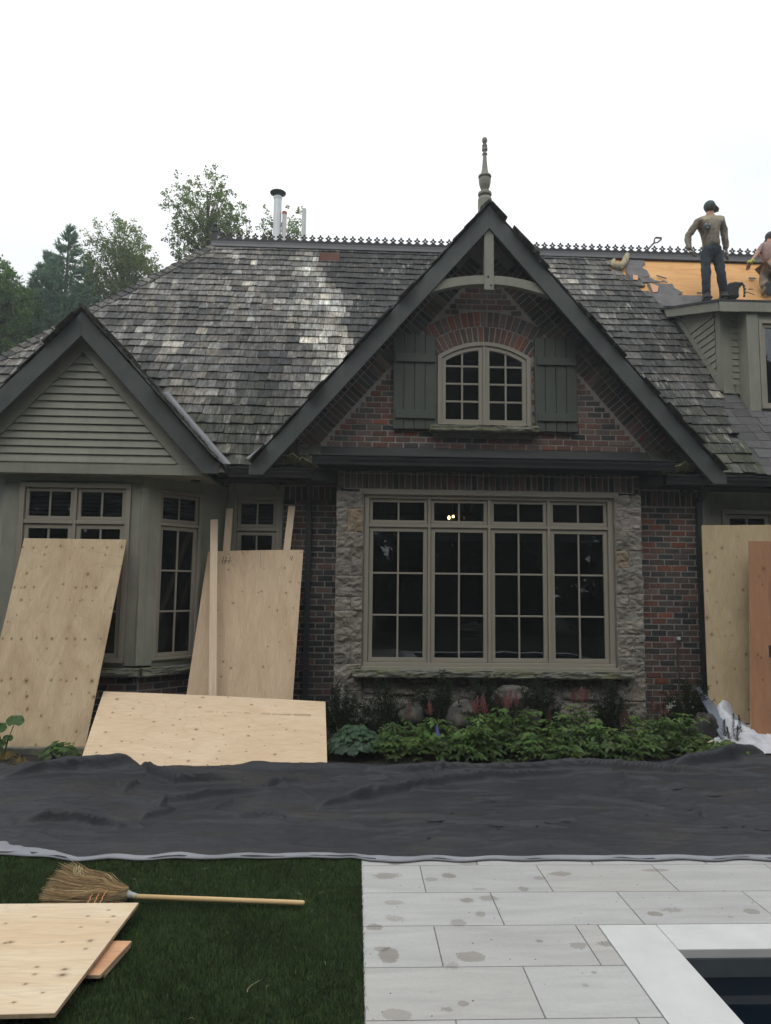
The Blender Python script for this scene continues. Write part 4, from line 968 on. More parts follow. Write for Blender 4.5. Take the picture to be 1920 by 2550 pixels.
b.extr([(5.27, 9.985, zd(9.985)-.13), (9.0, 9.985, zd(9.985)-.13), (9.0, 11.8, zd(11.8)-.13), (5.27, 11.8, zd(11.8)-.13)], (0, 0, .03)); b.box(5.24, 5.56, 9.95, 9.957, zd(9.95)-.155, zd(9.95)-.12)
hp(b.build('dormer_fascia', M_sage))
win('w', T(0, 10.02), 5.84, 7.1, 4.40, 5.73, 2, rows=1, nx=1, fw=.05)

# ---- dark rooms behind the glass
def room(x0, x1, y0, y1, z0, z1):
    b = MB(); P = [(x0, y0, z0), (x1, y0, z0), (x1, y1, z0), (x0, y1, z0), (x0, y0, z1), (x1, y0, z1), (x1, y1, z1), (x0, y1, z1)]
    b.faces(P, [(0, 1, 2, 3), (7, 6, 5, 4), (1, 5, 6, 2), (2, 6, 7, 3), (3, 7, 4, 0)]); return b
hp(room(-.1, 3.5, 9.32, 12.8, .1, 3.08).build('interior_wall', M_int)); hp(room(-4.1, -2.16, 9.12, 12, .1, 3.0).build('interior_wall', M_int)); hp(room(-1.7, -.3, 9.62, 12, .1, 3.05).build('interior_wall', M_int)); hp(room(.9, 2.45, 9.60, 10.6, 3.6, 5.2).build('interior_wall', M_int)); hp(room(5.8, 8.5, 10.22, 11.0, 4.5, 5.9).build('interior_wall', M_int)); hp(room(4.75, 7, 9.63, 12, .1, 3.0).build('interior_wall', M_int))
# a chandelier lit inside the stone bay room
t = thing('chandelier', 'small lit chandelier with candle bulbs hanging inside the big window', 'chandelier', tuple(onY(1128, 1290, 10.6)))
c0 = Vector(onY(1128, 1290, 10.6)); b = MB(); b.tube([(0, 0, .65), (0, 0, .0)], .008); b.ball((0, 0, -.02), .03)
offs = [Vector(onY(1118, 1289, 10.6))-c0, Vector(onY(1128.5, 1287, 10.6))-c0, Vector(onY(1156, 1290, 10.6))-c0]
for o_ in offs: b.tube([(0, 0, -.02), (o_.x*.5, 0, -.09), (o_.x, 0, o_.z-.05)], .005); b.lathe((o_.x, 0, o_.z-.06), [(.01, 0), (.01, .03)], 8)
b.build('arm', M_black, t)
M_bulb = emit_mat('glowing_bulb', (1., .55, .22), 40)
for o_ in offs[:2]: b = MB(); b.ball((o_.x, 0, o_.z), (.016, .016, .026), None, 10); b.build('bulb', M_bulb, t)
b = MB(); b.ball((offs[2].x, 0, offs[2].z), (.012, .012, .024)); b.build('bulb', emit_mat('dim_bulb', (.8, .5, .25), .12), t)
# small hose tap pipe on the brick wall
b = MB(); b.tube([(4.18, 9.32, .2), (4.18, 9.32, 1.05)], .012); hp(b.build('wall_pipe', paint('old_copper_pipe', (.10, .07, .05), .5)))
b = MB(); b.box(4.175, 4.215, 9.30, 9.35, 1.13, 1.17); hp(b.build('broken_brick', M_white, bevel=.008))  # small pale block standing for a broken brick in the wall

# ================================================================= SHEETS OF PLYWOOD, STUDS, BROOM
def slab4(name, P, th, m, label, cat, group=None, face_uv=None, edge=M_edge, rot=False, warp=0., kn=None):
    """P: bottom left, bottom right, top right, top left (outer face); one solid board with UVs in metres"""
    P = [Vector(vv(p)) for p in P]; w_ = (P[1]-P[0]).length; h_ = (P[3]-P[0]).length; n = (P[1]-P[0]).cross(P[3]-P[0]).normalized()
    if isinstance(m, str):
        ks = []
        for kx, ky, kr in (kn or []):
            q = Vector(vv(onP(kx, ky, n, n.dot(P[0]))))-P[0]; v = .5; u = .5
            for _ in range(6):
                A_ = (P[1]-P[0])*(1-v)+(P[2]-P[3])*v; B_ = (P[3]-P[0])*(1-u)+(P[2]-P[1])*u; r_ = (P[0]*(1-u)+P[1]*u)*(1-v)+(P[3]*(1-u)+P[2]*u)*v-P[0]-q
                aa, ab, bb_ = A_.dot(A_), A_.dot(B_), B_.dot(B_); ra, rb = r_.dot(A_), r_.dot(B_); det = aa*bb_-ab*ab; u -= (ra*bb_-rb*ab)/det; v -= (rb*aa-ra*ab)/det
            ks.append((u*w_, v*h_, kr))
        m = ply_mat('plywood_'+m, knots=ks, **PLY[m])
    N = 10; b = MB(); jit = lambda a: .0012*noise.noise(Vector((a*9, w_, h_*3)))
    def pt(i, j, back=0.):
        u, v = i/N, j/N; p = (P[0]*(1-u)+P[1]*u)*(1-v)+(P[3]*(1-u)+P[2]*u)*v
        return p+n*(warp*4*u*(1-u)*(1 if not rot else 0)+warp*4*v*(1-v)*.6 - back)
    for j in range(N):
        for i in range(N):
            b.face([pt(i, j), pt(i+1, j), pt(i+1, j+1), pt(i, j+1)], uv=[((i+a)/N*w_, (j+c)/N*h_) for a, c in ((0, 0), (1, 0), (1, 1), (0, 1))])
    o = b.build(name, m, smooth=False); me = o.data
    me.materials.append(edge)
    # back and edges in the same mesh
    import bmesh
    bm = bmesh.new(); bm.from_mesh(me); bmesh.ops.remove_doubles(bm, verts=bm.verts, dist=1e-5); bm.to_mesh(me); bm.free()
    md = o.modifiers.new('thickness', 'SOLIDIFY'); md.thickness = th; md.offset = -1; md.material_offset_rim = 1; md.material_offset = 0
    bv = o.modifiers.new('bevel', 'BEVEL'); bv.width = .0015; bv.segments = 1
    return tag(o, label, cat, group)
def kl(txt, f, k): 
    v = [int(q) for q in txt.split()]; return [(*f(v[i], v[i+1]), v[i+2]*k) for i in range(0, len(v), 3)]
KA = kl('175 655 8 258 660 9 357 657 8 468 648 9 492 657 4 578 662 4 636 660 6 716 664 7 826 661 9 938 658 10 344 715 8 812 720 7 540 749 4 316 806 6 206 858 10 677 865 12 787 813 5 930 804 4 552 851 4 487 941 8 262 964 9 190 963 9 162 968 7 112 966 9 583 967 9 631 972 5 666 962 9 739 970 10 163 1062 10 234 1061 5 440 1046 6 616 1069 6 636 1062 6 536 1062 5 713 1067 5 367 1117 5 852 1125 6 130 1178 6 582 1184 5 60 1230 6 281 1240 4 22 1358 8 90 1360 9 163 1363 10 282 1355 9 400 1360 11 511 1359 9 578 1362 8 655 1366 9 775 1361 7 361 1435 6 288 1520 5 463 1549 6 676 1572 5 760 1531 4 12 1682 9 84 1667 10 203 1684 16 394 1678 9 467 1676 6 512 1685 8 587 1667 9 708 1686 14 70 1779 7 207 1803 12 550 1785 6 722 1808 12 202 1769 4', lambda x, y: (x*.3241, 1150+y*.3241), .00088)
KA += kl('118 1070 9 408 1072 9 178 1098 7 212 1150 5 330 1165 7 155 1225 7 230 1215 6 318 1218 6 385 998 5 40 1000 6', lambda x, y: (x*.5762, 1150+y*.5762), .0011)
KB = kl('365 868 6 482 860 5 523 852 4 967 855 6 362 998 6 572 972 4 660 992 4 832 986 6 874 1101 6 947 1108 5 480 1180 5 614 1190 5 638 1180 6 841 1193 8 402 1276 8 278 1331 5 703 1311 5 769 1338 7 901 1317 5 140 1352 7 145 1610 5 841 1452 4 934 1535 5 297 1545 4 788 1600 5 690 1637 5 901 1617 4 874 1753 6 320 1760 8 385 1814 8 652 1805 8 302 1884 7', lambda x, y: (460+x*.3001, 1120+y*.3001), .00088)
KC = kl('540 263 9 837 238 5 935 259 8 1053 258 5 1160 293 8 1270 298 4 1470 262 4 613 307 6 643 280 4 922 305 8 853 281 4 1038 345 5 520 325 7 508 348 4 600 338 4 652 343 4 710 371 7 830 360 6 798 386 6 895 349 4 1320 406 6 905 407 9 487 416 7 1148 395 6 1145 436 8 1025 402 4 1030 432 5 1290 384 5 1360 410 4 813 430 4 748 422 4 1257 434 4 561 459 6 607 464 4 891 452 7 465 480 6 657 452 4 790 487 4 713 490 4 997 485 4 1040 478 4 875 508 5 785 535 4 661 521 5 1010 505 5 1135 507 5 1268 520 8 868 550 8 1000 540 5 445 508 6 1220 480 4 1390 470 4 1480 430 4', lambda x, y: (x*.5402, 1600+y*.5402), .00105)
KD = kl('45 857 10 25 860 8 390 850 9 370 885 6 280 975 9 270 1000 12 160 965 6 150 997 6 490 742 7 470 715 6 380 742 6 350 790 5 465 768 5 270 855 6 110 1040 6 185 1078 5 25 775 5 150 745 7 60 1120 6', lambda x, y: (x*.5762, 1850+y*.5762), .0009)
KE = kl('1101 677 8 994 713 6 1054 742 6 1202 738 4 1015 840 9 1180 860 6 1245 965 7 1000 972 5 1210 600 4 1065 1050 4 1218 1104 4 998 1157 10 1155 1190 5 1030 1273 9 1170 1280 4 1125 1282 4 1267 1410 9 1040 1500 7 1190 1510 5 1270 1512 4 1066 1602 7 1286 1790 6 1150 1390 3', lambda x, y: (1400+x*.3616, 1120+y*.3616), .0013)
KR = kl('1387 818 9 1356 870 5 1380 930 5 1347 1413 6 1370 1432 6 1384 1585 5', lambda x, y: (1400+x*.3616, 1120+y*.3616), .0014)
tA = onY(60, 1340, 8.52), onY(316, 1343.5, 8.52)
slab4('plywood_sheet', [onZ(-68, 1861, .07)+[0, .03, 0], onZ(210, 1861, .07)+[0, .03, 0], tA[1], tA[0]], .016, 'A', 'knotty weathered plywood sheet leaning on the left bay window', 'plywood sheet', 'plywood sheets', kn=KA)
z4 = lambda x, y: (460+x*.3001, 1120+y*.3001)
B_tl, B_tr = onY(*z4(215, 843), 9.18), onY(*z4(985, 830), 9.18)
slab4('plywood_sheet', [onY(536, 1854, 8.42), onY(721, 1858, 8.42), B_tr, B_tl], .014, 'B', 'upright pinkish plywood sheet with pencil marks behind the low sheet, near the downspout', 'plywood sheet', 'plywood sheets', warp=.012, kn=KB)
slab4('plywood_sheet', [onY(446, 1850, 8.50), onY(640, 1854, 8.50), onY(735, 1378, 9.24), onY(518, 1374, 9.24)], .014, 'B', 'tilted plywood sheet showing only its left sliver behind the front upright sheet', 'plywood sheet', 'plywood sheets', kn=KB[:14])
slab4('plywood_sheet', [onZ(194.5, 1914, .0), onZ(815, 1904, .0), onY(810.4, 1747, 8.2), onY(258, 1721.5, 8.2)], .018, 'C', 'wide pale plywood sheet leaning low on its long side behind the black tarp', 'plywood sheet', 'plywood sheets', warp=.01, kn=KC)
z3r = lambda x, y: (1400+x*.3616, 1120+y*.3616)
slab4('plywood_sheet', [onY(*z3r(1012, 1880), 8.62), onY(*z3r(1800, 1890), 8.62), onY(*z3r(1760, 515), 9.05), onY(*z3r(960, 520), 9.05)], .016, 'E', 'tall yellowish plywood sheet standing at the far right wall', 'plywood sheet', 'plywood sheets', kn=KE)
bd = slab4('wooden_board', [onY(*z3r(1300, 1962), 8.25), onY(*z3r(1950, 1972), 8.25), onY(*z3r(1900, 632), 8.75), onY(*z3r(1287, 628), 8.75)], .02, 'R', 'reddish brown board in front of the tall yellowish sheet at the right', 'wooden board', kn=KR)
b = MB(); p = onY(1917, 1622, 8.35); b.box(p[0]-.012, p[0]+.02, p[1]-.02, p[1]-.002, p[2]-.07, p[2]+.07); tag(b.build('door_hook', M_black), None); o = bpy.data.objects['door_hook']; o.name = 'hinge_strap'; o.parent = bd
lz = .075; q0 = onZ(345.7, 2247.6, lz); q1 = onZ(137, 2523, lz)
slab4('plywood_sheet', [(q1[0]-2.44, q1[1]-.02, lz-.02), q1, q0, (q0[0]-2.44, q0[1]+.01, lz-.01)], .018, 'D', 'plywood sheet lying flat on the turf in the near left corner', 'plywood sheet', 'plywood sheets', kn=KD)
slab4('plank', [(-1.95, 3.45, .042), tuple(onZ(*(433*.5762, 1850+1003*.5762), .042)), tuple(onZ(570*.5762, 1850+855*.5762, .042)), (-1.92, 3.77, .042)], .016, M_plyS, 'salmon coloured plank poking out under the sheet on the turf', 'plank')
slab4('plank', [(-1.95, 3.44, .022), tuple(onZ(452*.5762, 1850+1002*.5762, .022)), tuple(onZ(566*.5762, 1850+872*.5762, .022)), (-1.92, 3.72, .022)], .014, M_plyS, 'lower plank just showing its edge beneath the salmon coloured plank', 'plank')
# pieces of board that carry the flat sheet
b = MB(); b.box(-3.4, -1.5, 3.3, 3.38, -.01, .052); tag(b.build('wood_batten', M_stud), 'wood batten under the flat plywood sheet on the turf', 'batten')
# curb behind the left sheet
b = MB(); b.box(-6, -2.60, 7.83, 8.05, -.05, .07); tag(b.build('stone_curb', M_ledge, bevel=.008), 'low grey stone curb under the leaning left sheet', 'curb')
# studs
def stud(px_t, px_b, Yt, Yb, wpx, label, ext=0.):
    t = Vector(onY(*z4(*px_t), Yt)); bt = Vector(onY(*z4(*px_b), Yb)); d = (t-bt); bt = bt-d*ext; w_ = .087; 
    ax = d.normalized(); sx = Vector((1, 0, 0)); sx = (sx-ax*sx.dot(ax)).normalized(); ny_ = sx.cross(ax).normalized(); h_ = (t-bt).length; b = MB()
    for (a0, a1, o_, m_) in ((sx*-w_/2, sx*w_/2, ny_*.019, 0), (sx*w_/2, sx*-w_/2, ny_*-.019, 0)):
        b.face([bt+a0+o_, bt+a1+o_, t+a1+o_, t+a0+o_], uv=[(0, 0), (w_, 0), (w_, h_), (0, h_)])
    for sg in (-1, 1): 
        q = [bt+sx*sg*w_/2-ny_*.019*sg, bt+sx*sg*w_/2+ny_*.019*sg, t+sx*sg*w_/2+ny_*.019*sg, t+sx*sg*w_/2-ny_*.019*sg]; b.face(q, uv=[(0, 0), (.038, 0), (.038, h_), (0, h_)])
    for e_, sg in ((t, 1), (bt, -1)): b.face([e_+sx*-w_/2*sg-ny_*.019, e_+sx*w_/2*sg-ny_*.019, e_+sx*w_/2*sg+ny_*.019, e_+sx*-w_/2*sg+ny_*.019], uv=[(0, 0), (.03, 0), (.03, .03), (0, .03)])
    o = b.build('wood_stud', M_stud); return tag(o, label, 'stud', 'wood studs leaning on the wall')
stud((245, 583), (233, 2050), 9.10, 8.40, 60, 'pale stud standing in front of the upright sheet, leftmost of the three', .1)
stud((375, 492), (348, 835), 9.38, 9.24, 60, 'knotty stud rising behind the upright sheet, left of the small recessed window', 4.5)
stud((890, 470), (848, 830), 9.38, 9.24, 60, 'orange brown stud rising behind the upright sheet, over the brick wall', 4.5)
# pencil scribbles and stamps on the boards
def marks(par, P, uvs, m, size=.012, normal=(0, -1, 0)):
    """P: bl, br, tr, tl of the face; uvs: strokes ((u0,v0),(u1,v1)) in 0..1"""
    P = [Vector(vv(p)) for p in P]; n = (P[1]-P[0]).cross(P[3]-P[0]).normalized(); b = MB()
    def at(u, v): return (P[0]*(1-u)+P[1]*u)*(1-v)+(P[3]*(1-u)+P[2]*u)*v
    for (a, c), w_ in uvs:
        b.beam(at(*a)+n*.0135, at(*c)+n*.0135, n, w_, .004)
    o = b.build('pencil_mark', m); o.parent = par; return o
M_pen = paint('graphite', (.10, .08, .065), .8, .1); M_stamp = paint('faint_stamp', (.40, .30, .20), .8, .1)
sheets = [o for o in C.objects if o.name.startswith('plywood_sheet')]
shB = sheets[1]; shC = sheets[3]
PB = [onY(536, 1854, 8.42), onY(721, 1858, 8.42), B_tr, B_tl]
st = []
for x0 in (.12, .15, .19): st += [(((x0, .93), (x0+.025, .965)), .004), (((x0+.02, .965), (x0+.005, .925)), .003)]
st += [(((.13, .945), (.23, .94)), .003), (((.86, .965), (.875, .94)), .004), (((.875, .94), (.89, .965)), .004), (((.22, .925), (.25, .915)), .003), (((.34, 1-.025), (.36, 1-.027)), .005), (((.54, .995), (.545, .90)), .0025)]
st += [(((.52, .52), (.60, .60)), .006), (((.49, .47), (.53, .53)), .004)]
marks(shB, PB, st, M_pen)
st = []; random.seed(3)
v = .05
while v < .48:
    u = .715+random.uniform(-.006, .006); st.append((((u, v), (u+.022, v+random.uniform(-.002, .002))), .004)) if random.random() < .75 else None; st.append((((u, v), (u, v+.006)), .003)) if random.random() < .5 else None; v += .0105
marks(shB, PB, st, M_stamp)
PC = [onZ(194.5, 1914, .0), onZ(815, 1904, .0), onY(810.4, 1747, 8.2), onY(258, 1721.5, 8.2)]
st = []; u = .46
while u < .93:
    if random.random() < (.55 if u < .7 else .85):
        st.append((((u, .725), (u, .75)), .004)); 
        if random.random() < .7: st.append((((u, .75), (u+.006, .75)), .004))
        if random.random() < .5: st.append((((u, .737), (u+.006, .737)), .003))
    u += .0095
marks(shC, PC, st, M_stamp)

# ---- broom
def broom():
    g = lambda x, y, z=.045: Vector(onZ(x*.5762, 1850+y*.5762, z))
    neck = g(578, 663); end = g(1316, 692, .03); t = thing('broom', 'corn broom with wooden handle lying on the turf', 'broom', tuple(neck))
    def ch(o): o.parent = t; o.matrix_parent_inverse = Matrix.Translation(-neck); return o
    b = MB(); d = (end-neck).normalized(); b.tube([neck, neck.lerp(end, .5)+Vector((0, 0, .0)), end-d*.01, end], [.0125, .0135, .0138, .010], 14)
    n_ = NT('broom_handle_wood'); c = n_.ramp(n_.noise(n_.map(n_.obj, (3, 40, 40)), 1, 4), [(.3, (.50, .33, .15)), (.7, (.62, .45, .23))]); ch(b.build('handle', n_.fin(c, .45), smooth=True))
    # bristle head: strands fan from the neck
    rd = random.Random(5); tips = [g(172, 688), g(185, 640), g(215, 590), g(255, 550), g(285, 538), g(318, 548)]
    n2 = NT('corn_bristle'); m = n2.fin(n2.attr(), .8); b = MB()
    a0 = g(548, 652, .045)
    for k in range(1500):
        s = rd.random(); f = s*5; i = min(int(f), 4); tp = tips[i].lerp(tips[i+1], f-i); h_ = rd.gauss(0, .016)*1.0; zz = .035+h_
        L_ = rd.uniform(.80, 1.03); st_ = a0+Vector((rd.gauss(0, .006), (s-.5)*.05, rd.gauss(0, .012))); tp = a0+(tp-a0)*L_; tp.z = max(.004, zz+rd.gauss(0, .012)); 
        md = st_.lerp(tp, .38)+Vector((.02*0, (s-.5)*.085, rd.gauss(0, .006))); md.z = max(.006, .045+rd.gauss(0, .016)); m2 = st_.lerp(tp, .72)+Vector((0, (s-.5)*.05, 0)); m2.z = max(.005, (md.z+tp.z)/2)
        c = rd.choice([(.44, .31, .17), (.52, .40, .23), (.30, .20, .10), (.38, .30, .18), (.60, .47, .28)]); r = rd.uniform(.0013, .0026); gq = rd.uniform(.5, 1.3); c = tuple(q*gq for q in c)
        b.tube([st_, md, m2, tp], [r, r, r*.9, r*.5], 3, c, cap=False)
    for k in range(10):   # stray straws
        p0 = g(330+rd.random()*40, 560+rd.random()*30, .06); b.tube([p0, p0+Vector((-.03-rd.random()*.03, .02+.04*rd.random(), .02)), p0+Vector((-.05, .07+.03*rd.random(), .03))], [.002, .002, .001], 3, (.42, .36, .2))
    ch(b.build('bristles', m))
    b = MB()   # shoulder binding, wire and stitches
    wire = paint('binding_wire', (.30, .31, .31), .4); b.tube([a0+(neck-a0)*.1, a0+(neck-a0)*.5, neck+d*.02], [.021, .018, .0145], 14); ch(b.build('wire_binding', wire))
    b = MB(); 
    for q, w0, w1 in ((.34, .615, .685), (.27, .6, .7), (.42, .59, .7)):
        x = 548-(548-245)*q*1.15; pa, pb = g(x+22, 612+6*q, .075), g(x-30, 690, .075); pts = []
        for i in range(13):
            s = i/12; p_ = pa.lerp(pb, s); p_.z = .03+.045*sin(pi*(.12+.76*s)); pts.append(p_+Vector((.006*(i % 2), 0, 0)))
        b.tube(pts, .0028, 5)
    ch(b.build('stitching', paint('orange_twine', (.50, .22, .09), .7)))
broom()
# small litter on the turf
b = MB(); g = lambda x, y, z=.02: onZ(x*.5762, 1850+y*.5762, z)
M_straw = paint('dry_straw', (.22, .18, .10), .8); b.tube([g(1068, 1078), g(1072, 1062), g(1090, 1045), g(1125, 1025)], [.0022, .0022, .0016, .0008], 5); tag(b.build('wood_splinter', M_straw), 'curved pale splinter lying on the open turf', 'splinter')
for k, (x, y) in enumerate([(875, 545), (735, 595), (590, 592), (1400, 545), (1290, 650), (1380, 648), (1405, 960), (845, 1195), (1165, 1045)]):
    b = MB(); p = g(x, y, .016); a = k*1.3; b.tube([p, p+np.array([.02*cos(a), .02*sin(a), .004]), p+np.array([.036*cos(a+.3), .036*sin(a+.3), 0])], [.0009, .0013, .0005], 4)
    tag(b.build('straw_bit', M_straw), 'tiny dry straw bit scattered on the turf', 'straw', 'dry straw bits on the turf')

# white sheet heap and plastic edging at the far right
def cloth(name, fn, u, v, m):
    V = [fn(i/u, j/v) for j in range(v+1) for i in range(u+1)]; Fq = [(j*(u+1)+i, j*(u+1)+i+1, (j+1)*(u+1)+i+1, (j+1)*(u+1)+i) for j in range(v) for i in range(u)]
    return np_mesh(name, V, Fq, m, smooth=True)
def wc(s, t):
    x = 3.72+s*2.3+.08*sin(t*7); y = 7.72+t*1.0; top = np.interp(s, [0, .12, .22, .32, .45, 1], [.03, .16, .13, .10, .12, .14])+(.27*min(1, t*1.3)*exp(-((s-.20)/(.05 if s < .20 else .07))**2))
    z = .03+top*(1-exp(-t*4.5))+.05*abs(noise.noise(Vector((s*9, t*6, 1))))+.05*abs(noise.noise(Vector((s*19+t*9, t*13, 2))))+.02*abs(noise.noise(Vector((s*50, t*30, 7))))
    return (x+.25*t*(1 if s < .5 else 0), y, max(z, .01))
n = NT('white_dust_sheet'); c = n.ramp(n.noise(n.obj, 7, 5), [(.3, (.38, .39, .42)), (.7, (.56, .57, .60))]); n.bump(n.noise(n.obj, 26, 5), .5, .02)
tag(cloth('dust_sheet', wc, 110, 60, n.fin(c, .75)), 'crumpled white dust sheet heaped under the boards at the right', 'dust sheet')
P_ = lambda x, y, Y: Vector(onY(*z3r(x, y), Y))
b = MB(); row = []
for (xa, ya, xb, yb2, Y) in ((915, 1622, 935, 1625, 8.95), (945, 1690, 985, 1680, 8.75), (985, 1760, 1045, 1745, 8.5), (1030, 1850, 1100, 1840, 8.3), (1070, 1940, 1160, 1950, 8.1), (1110, 2010, 1215, 2060, 7.95)):
    row.append((P_(xa, ya, Y), P_(xb, yb2, Y)))
for (a, c), (a2, c2) in zip(row[:-1], row[1:]): b.extr([a, c, c2, a2], (0, .03, -.004))
tag(b.build('plastic_sheet', paint('grey_plastic', (.13, .15, .18), .35, .25)), 'stiff grey plastic sheet draped down beside the tall yellowish board', 'plastic sheet')
b = MB(); b.tube([P_(940, 2035, 7.9), P_(1045, 2008, 7.95)], [.022, .018], 8); tag(b.build('wood_scrap', M_stud), 'short pale wood scrap on the soil by the boulder', 'wood scrap')

# ================================================================= PLANTS
def leafm(name, rough=.5, spec=.35, trans=True):
    n = NT(name); c = n.mix(1., n.attr(), n.ramp(n.noise(n.obj, 40, 3), [(.3, .8), (.7, 1.2)]), 'MULTIPLY'); m = n.fin(c, rough, spec=spec)
    if trans:
        tl = n.n('BsdfTranslucent'); n.set(tl.inputs[0], n.mix(1., c, (1.3, 1.35, .8), 'MULTIPLY')); ms = n.n('MixShader'); ms.inputs[0].default_value = .42
        n.t.links.new(n.b.outputs[0], ms.inputs[1]); n.t.links.new(tl.outputs[0], ms.inputs[2]); n.t.links.new(ms.outputs[0], n.out.inputs[0])
    return m
M_leaf = leafm('leaf_green'); M_needle = leafm('needle_green', .7, .2); M_flow = leafm('flower_plume', .8, .1)
class Leaves:
    def __init__(s): s.V = []; s.F = []; s.C = []
    def leaf(s, p, d, nrm, L_, w_, col, fold=.25, serr=False):
        d = d.normalized(); sd = d.cross(nrm)
        if sd.length < 1e-4: sd = Vector((1, 0, 0))
        sd.normalize(); up = sd.cross(d).normalized(); n = len(s.V); W_ = w_/2
        pts = [p, p+d*L_*.3+sd*W_*.85+up*W_*fold, p+d*L_*.3-up*0, p+d*L_*.3-sd*W_*.85+up*W_*fold, p+d*L_*.65+sd*W_*.8+up*(W_*fold-.04*L_), p+d*L_*.65-up*.05*L_, p+d*L_*.65-sd*W_*.8+up*(W_*fold-.04*L_), p+d*L_-up*.2*L_]
        s.V += [tuple(q) for q in pts]
        for f in ((0, 1, 2), (0, 2, 3), (1, 4, 5), (1, 5, 2), (3, 2, 5), (3, 5, 6), (4, 7, 5), (6, 5, 7)): s.F.append(tuple(n+i for i in f)); s.C.append(col)
    def build(s, name, m, parent=None):
        return np_mesh(name, s.V, s.F, m, parent, col=np.array(s.C))
def rv(r, zmin=-1., zmax=1.):
    a = r.uniform(0, 2*pi); z = r.uniform(zmin, zmax); q = sqrt(max(0, 1-z*z)); return Vector((q*cos(a), q*sin(a), z))
def astilbe(cx, cy, rx, ry, hz, n, seed, label, base=(.060, .120, .030), group='leafy perennials in front of the stone bay'):
    r = random.Random(seed); t = thing('astilbe_plant', label, 'plant', (cx, cy, .0), group); lv = Leaves(); b = MB()
    for k in range(n):
        a = r.uniform(0, 2*pi); q = sqrt(r.random()); x = q*rx*cos(a); y = q*ry*sin(a)
        top = hz*max(.15, 1-.42*q**3+.75*noise.noise(Vector((x*6+seed, y*6, 0))))*(.35+.65*r.random()**.6); st = Vector((x*.3, y*.3, 0)); tip = Vector((x, y, top))
        if k % 2 == 0: b.tube([st, st.lerp(tip, .5)+Vector((0, 0, top*.12)), tip], [.003, .0024, .0014], 4, (.06, .07, .025))
        out = Vector((x, y, 0)).normalized() if abs(x)+abs(y) > .01 else rv(r, 0, .1); 
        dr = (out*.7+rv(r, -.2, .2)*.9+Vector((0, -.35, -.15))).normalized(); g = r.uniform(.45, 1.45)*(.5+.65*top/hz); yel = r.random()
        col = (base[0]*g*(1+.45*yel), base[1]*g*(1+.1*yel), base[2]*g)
        L_ = r.uniform(.045, .10)
        side = dr.cross(Vector((0, 0, 1))).normalized()
        nr = (Vector((0, -.35, 1))+rv(r)*.35).normalized()
        tip = tip+Vector((r.gauss(0, .03), r.gauss(0, .02), r.gauss(0, .02))); lv.leaf(tip, dr, nr, L_, L_*.50, col); 
        for sg in (-1, 1):
            lv.leaf(tip-dr*.012, (dr*.45+side*sg).normalized(), nr, L_*.85, L_*.46, tuple(c*r.uniform(.85, 1.1) for c in col))
            if r.random() < .6: lv.leaf(tip-dr*.06, (dr*.35+side*sg).normalized(), nr, L_*.8, L_*.44, tuple(c*r.uniform(.8, 1.05) for c in col))
    b.build('stem', M_leaf, t); lv.build('foliage', M_leaf, t); return t
def plume(par, x, y, z0, h_, w_, col, seed):
    r = random.Random(seed); b = MB(); o = Vector((x, y, z0)); top = o+Vector((r.uniform(-.02, .02), 0, h_)); b.tube([Vector((x, y, z0-.25)), o, top], [.0025, .002, .001], 4, (.12, .06, .05))
    for k in range(30):
        f = (k+.5)/30; p = o.lerp(top, f); a = k*2.4; l = w_*(1-f)**.8*r.uniform(.4, 1.25)+.004; tip = p+Vector((cos(a)*l, sin(a)*l, l*.9))
        for q in (.35, .65, 1.): pp = p.lerp(tip, q); c = tuple(cc*r.uniform(.7, 1.3) for cc in col); s_ = .0058*(1.15-q*.4); b.ball((pp.x+r.uniform(-.003, .003), pp.y, pp.z), s_, c, 4)
    ob = b.build('flower_plume', M_flow); ob.parent = par; ob.matrix_parent_inverse = Matrix.Translation(-Vector(par.location)); return ob
zz4 = lambda x, y: (800+x*.36014, 1650+y*.36014)
zz5 = lambda x, y: (1300+x*.37215, 1650+y*.37215)
PINK, DPK, BRN = (.34, .145, .145), (.22, .09, .09), (.11, .06, .05)
def clump(px, py_base, px_half, hz, Y, n, seed, label, **k):
    c = onY(px, py_base, Y); hw = px_half/F*Y*1.40; return astilbe(c[0], Y, hw, .30, hz*.74, int(n*1.15), seed, label, **k)
a1 = clump(zz4(560, 0)[0], 1800, 62, .34, 7.75, 150, 1, 'fresh green leafy clump next to the bluish lobed clump')
a2 = clump(zz4(740, 0)[0], 1800, 45, .44, 7.95, 110, 2, 'green leafy clump carrying the two small pink plumes')
a3 = clump(zz4(1030, 0)[0], 1800, 62, .36, 7.62, 170, 3, 'low green leafy clump spilling forward under the dense pink plumes')
a4 = clump(zz4(1290, 0)[0], 1800, 64, .50, 7.95, 180, 4, 'tall green leafy clump under the middle window joint with raised pink plumes')
a5 = clump(zz5(170, 0)[0], 1800, 64, .30, 7.62, 150, 5, 'low bright green leafy clump near the tarp right of centre')
a6 = clump(zz5(370, 0)[0], 1800, 66, .50, 8.0, 160, 6, 'tall green leafy clump with the rightmost bright pink plumes')
a7 = clump(zz5(660, 0)[0], 1800, 74, .34, 7.62, 190, 7, 'spreading green leafy clump in front of the brown plumes')
a8 = clump(zz5(950, 0)[0], 1800, 68, .45, 8.0, 180, 8, 'green leafy clump in front of the brick wall')
a9 = clump(zz5(1230, 0)[0], 1800, 68, .22, 7.72, 130, 9, 'small leafy clump beside the white dust sheet', base=(.06, .115, .028))
a10 = clump(zz4(1130, 0)[0], 1800, 50, .42, 8.0, 120, 12, 'leafy clump behind the low spilling clump, under the dense pink plumes')
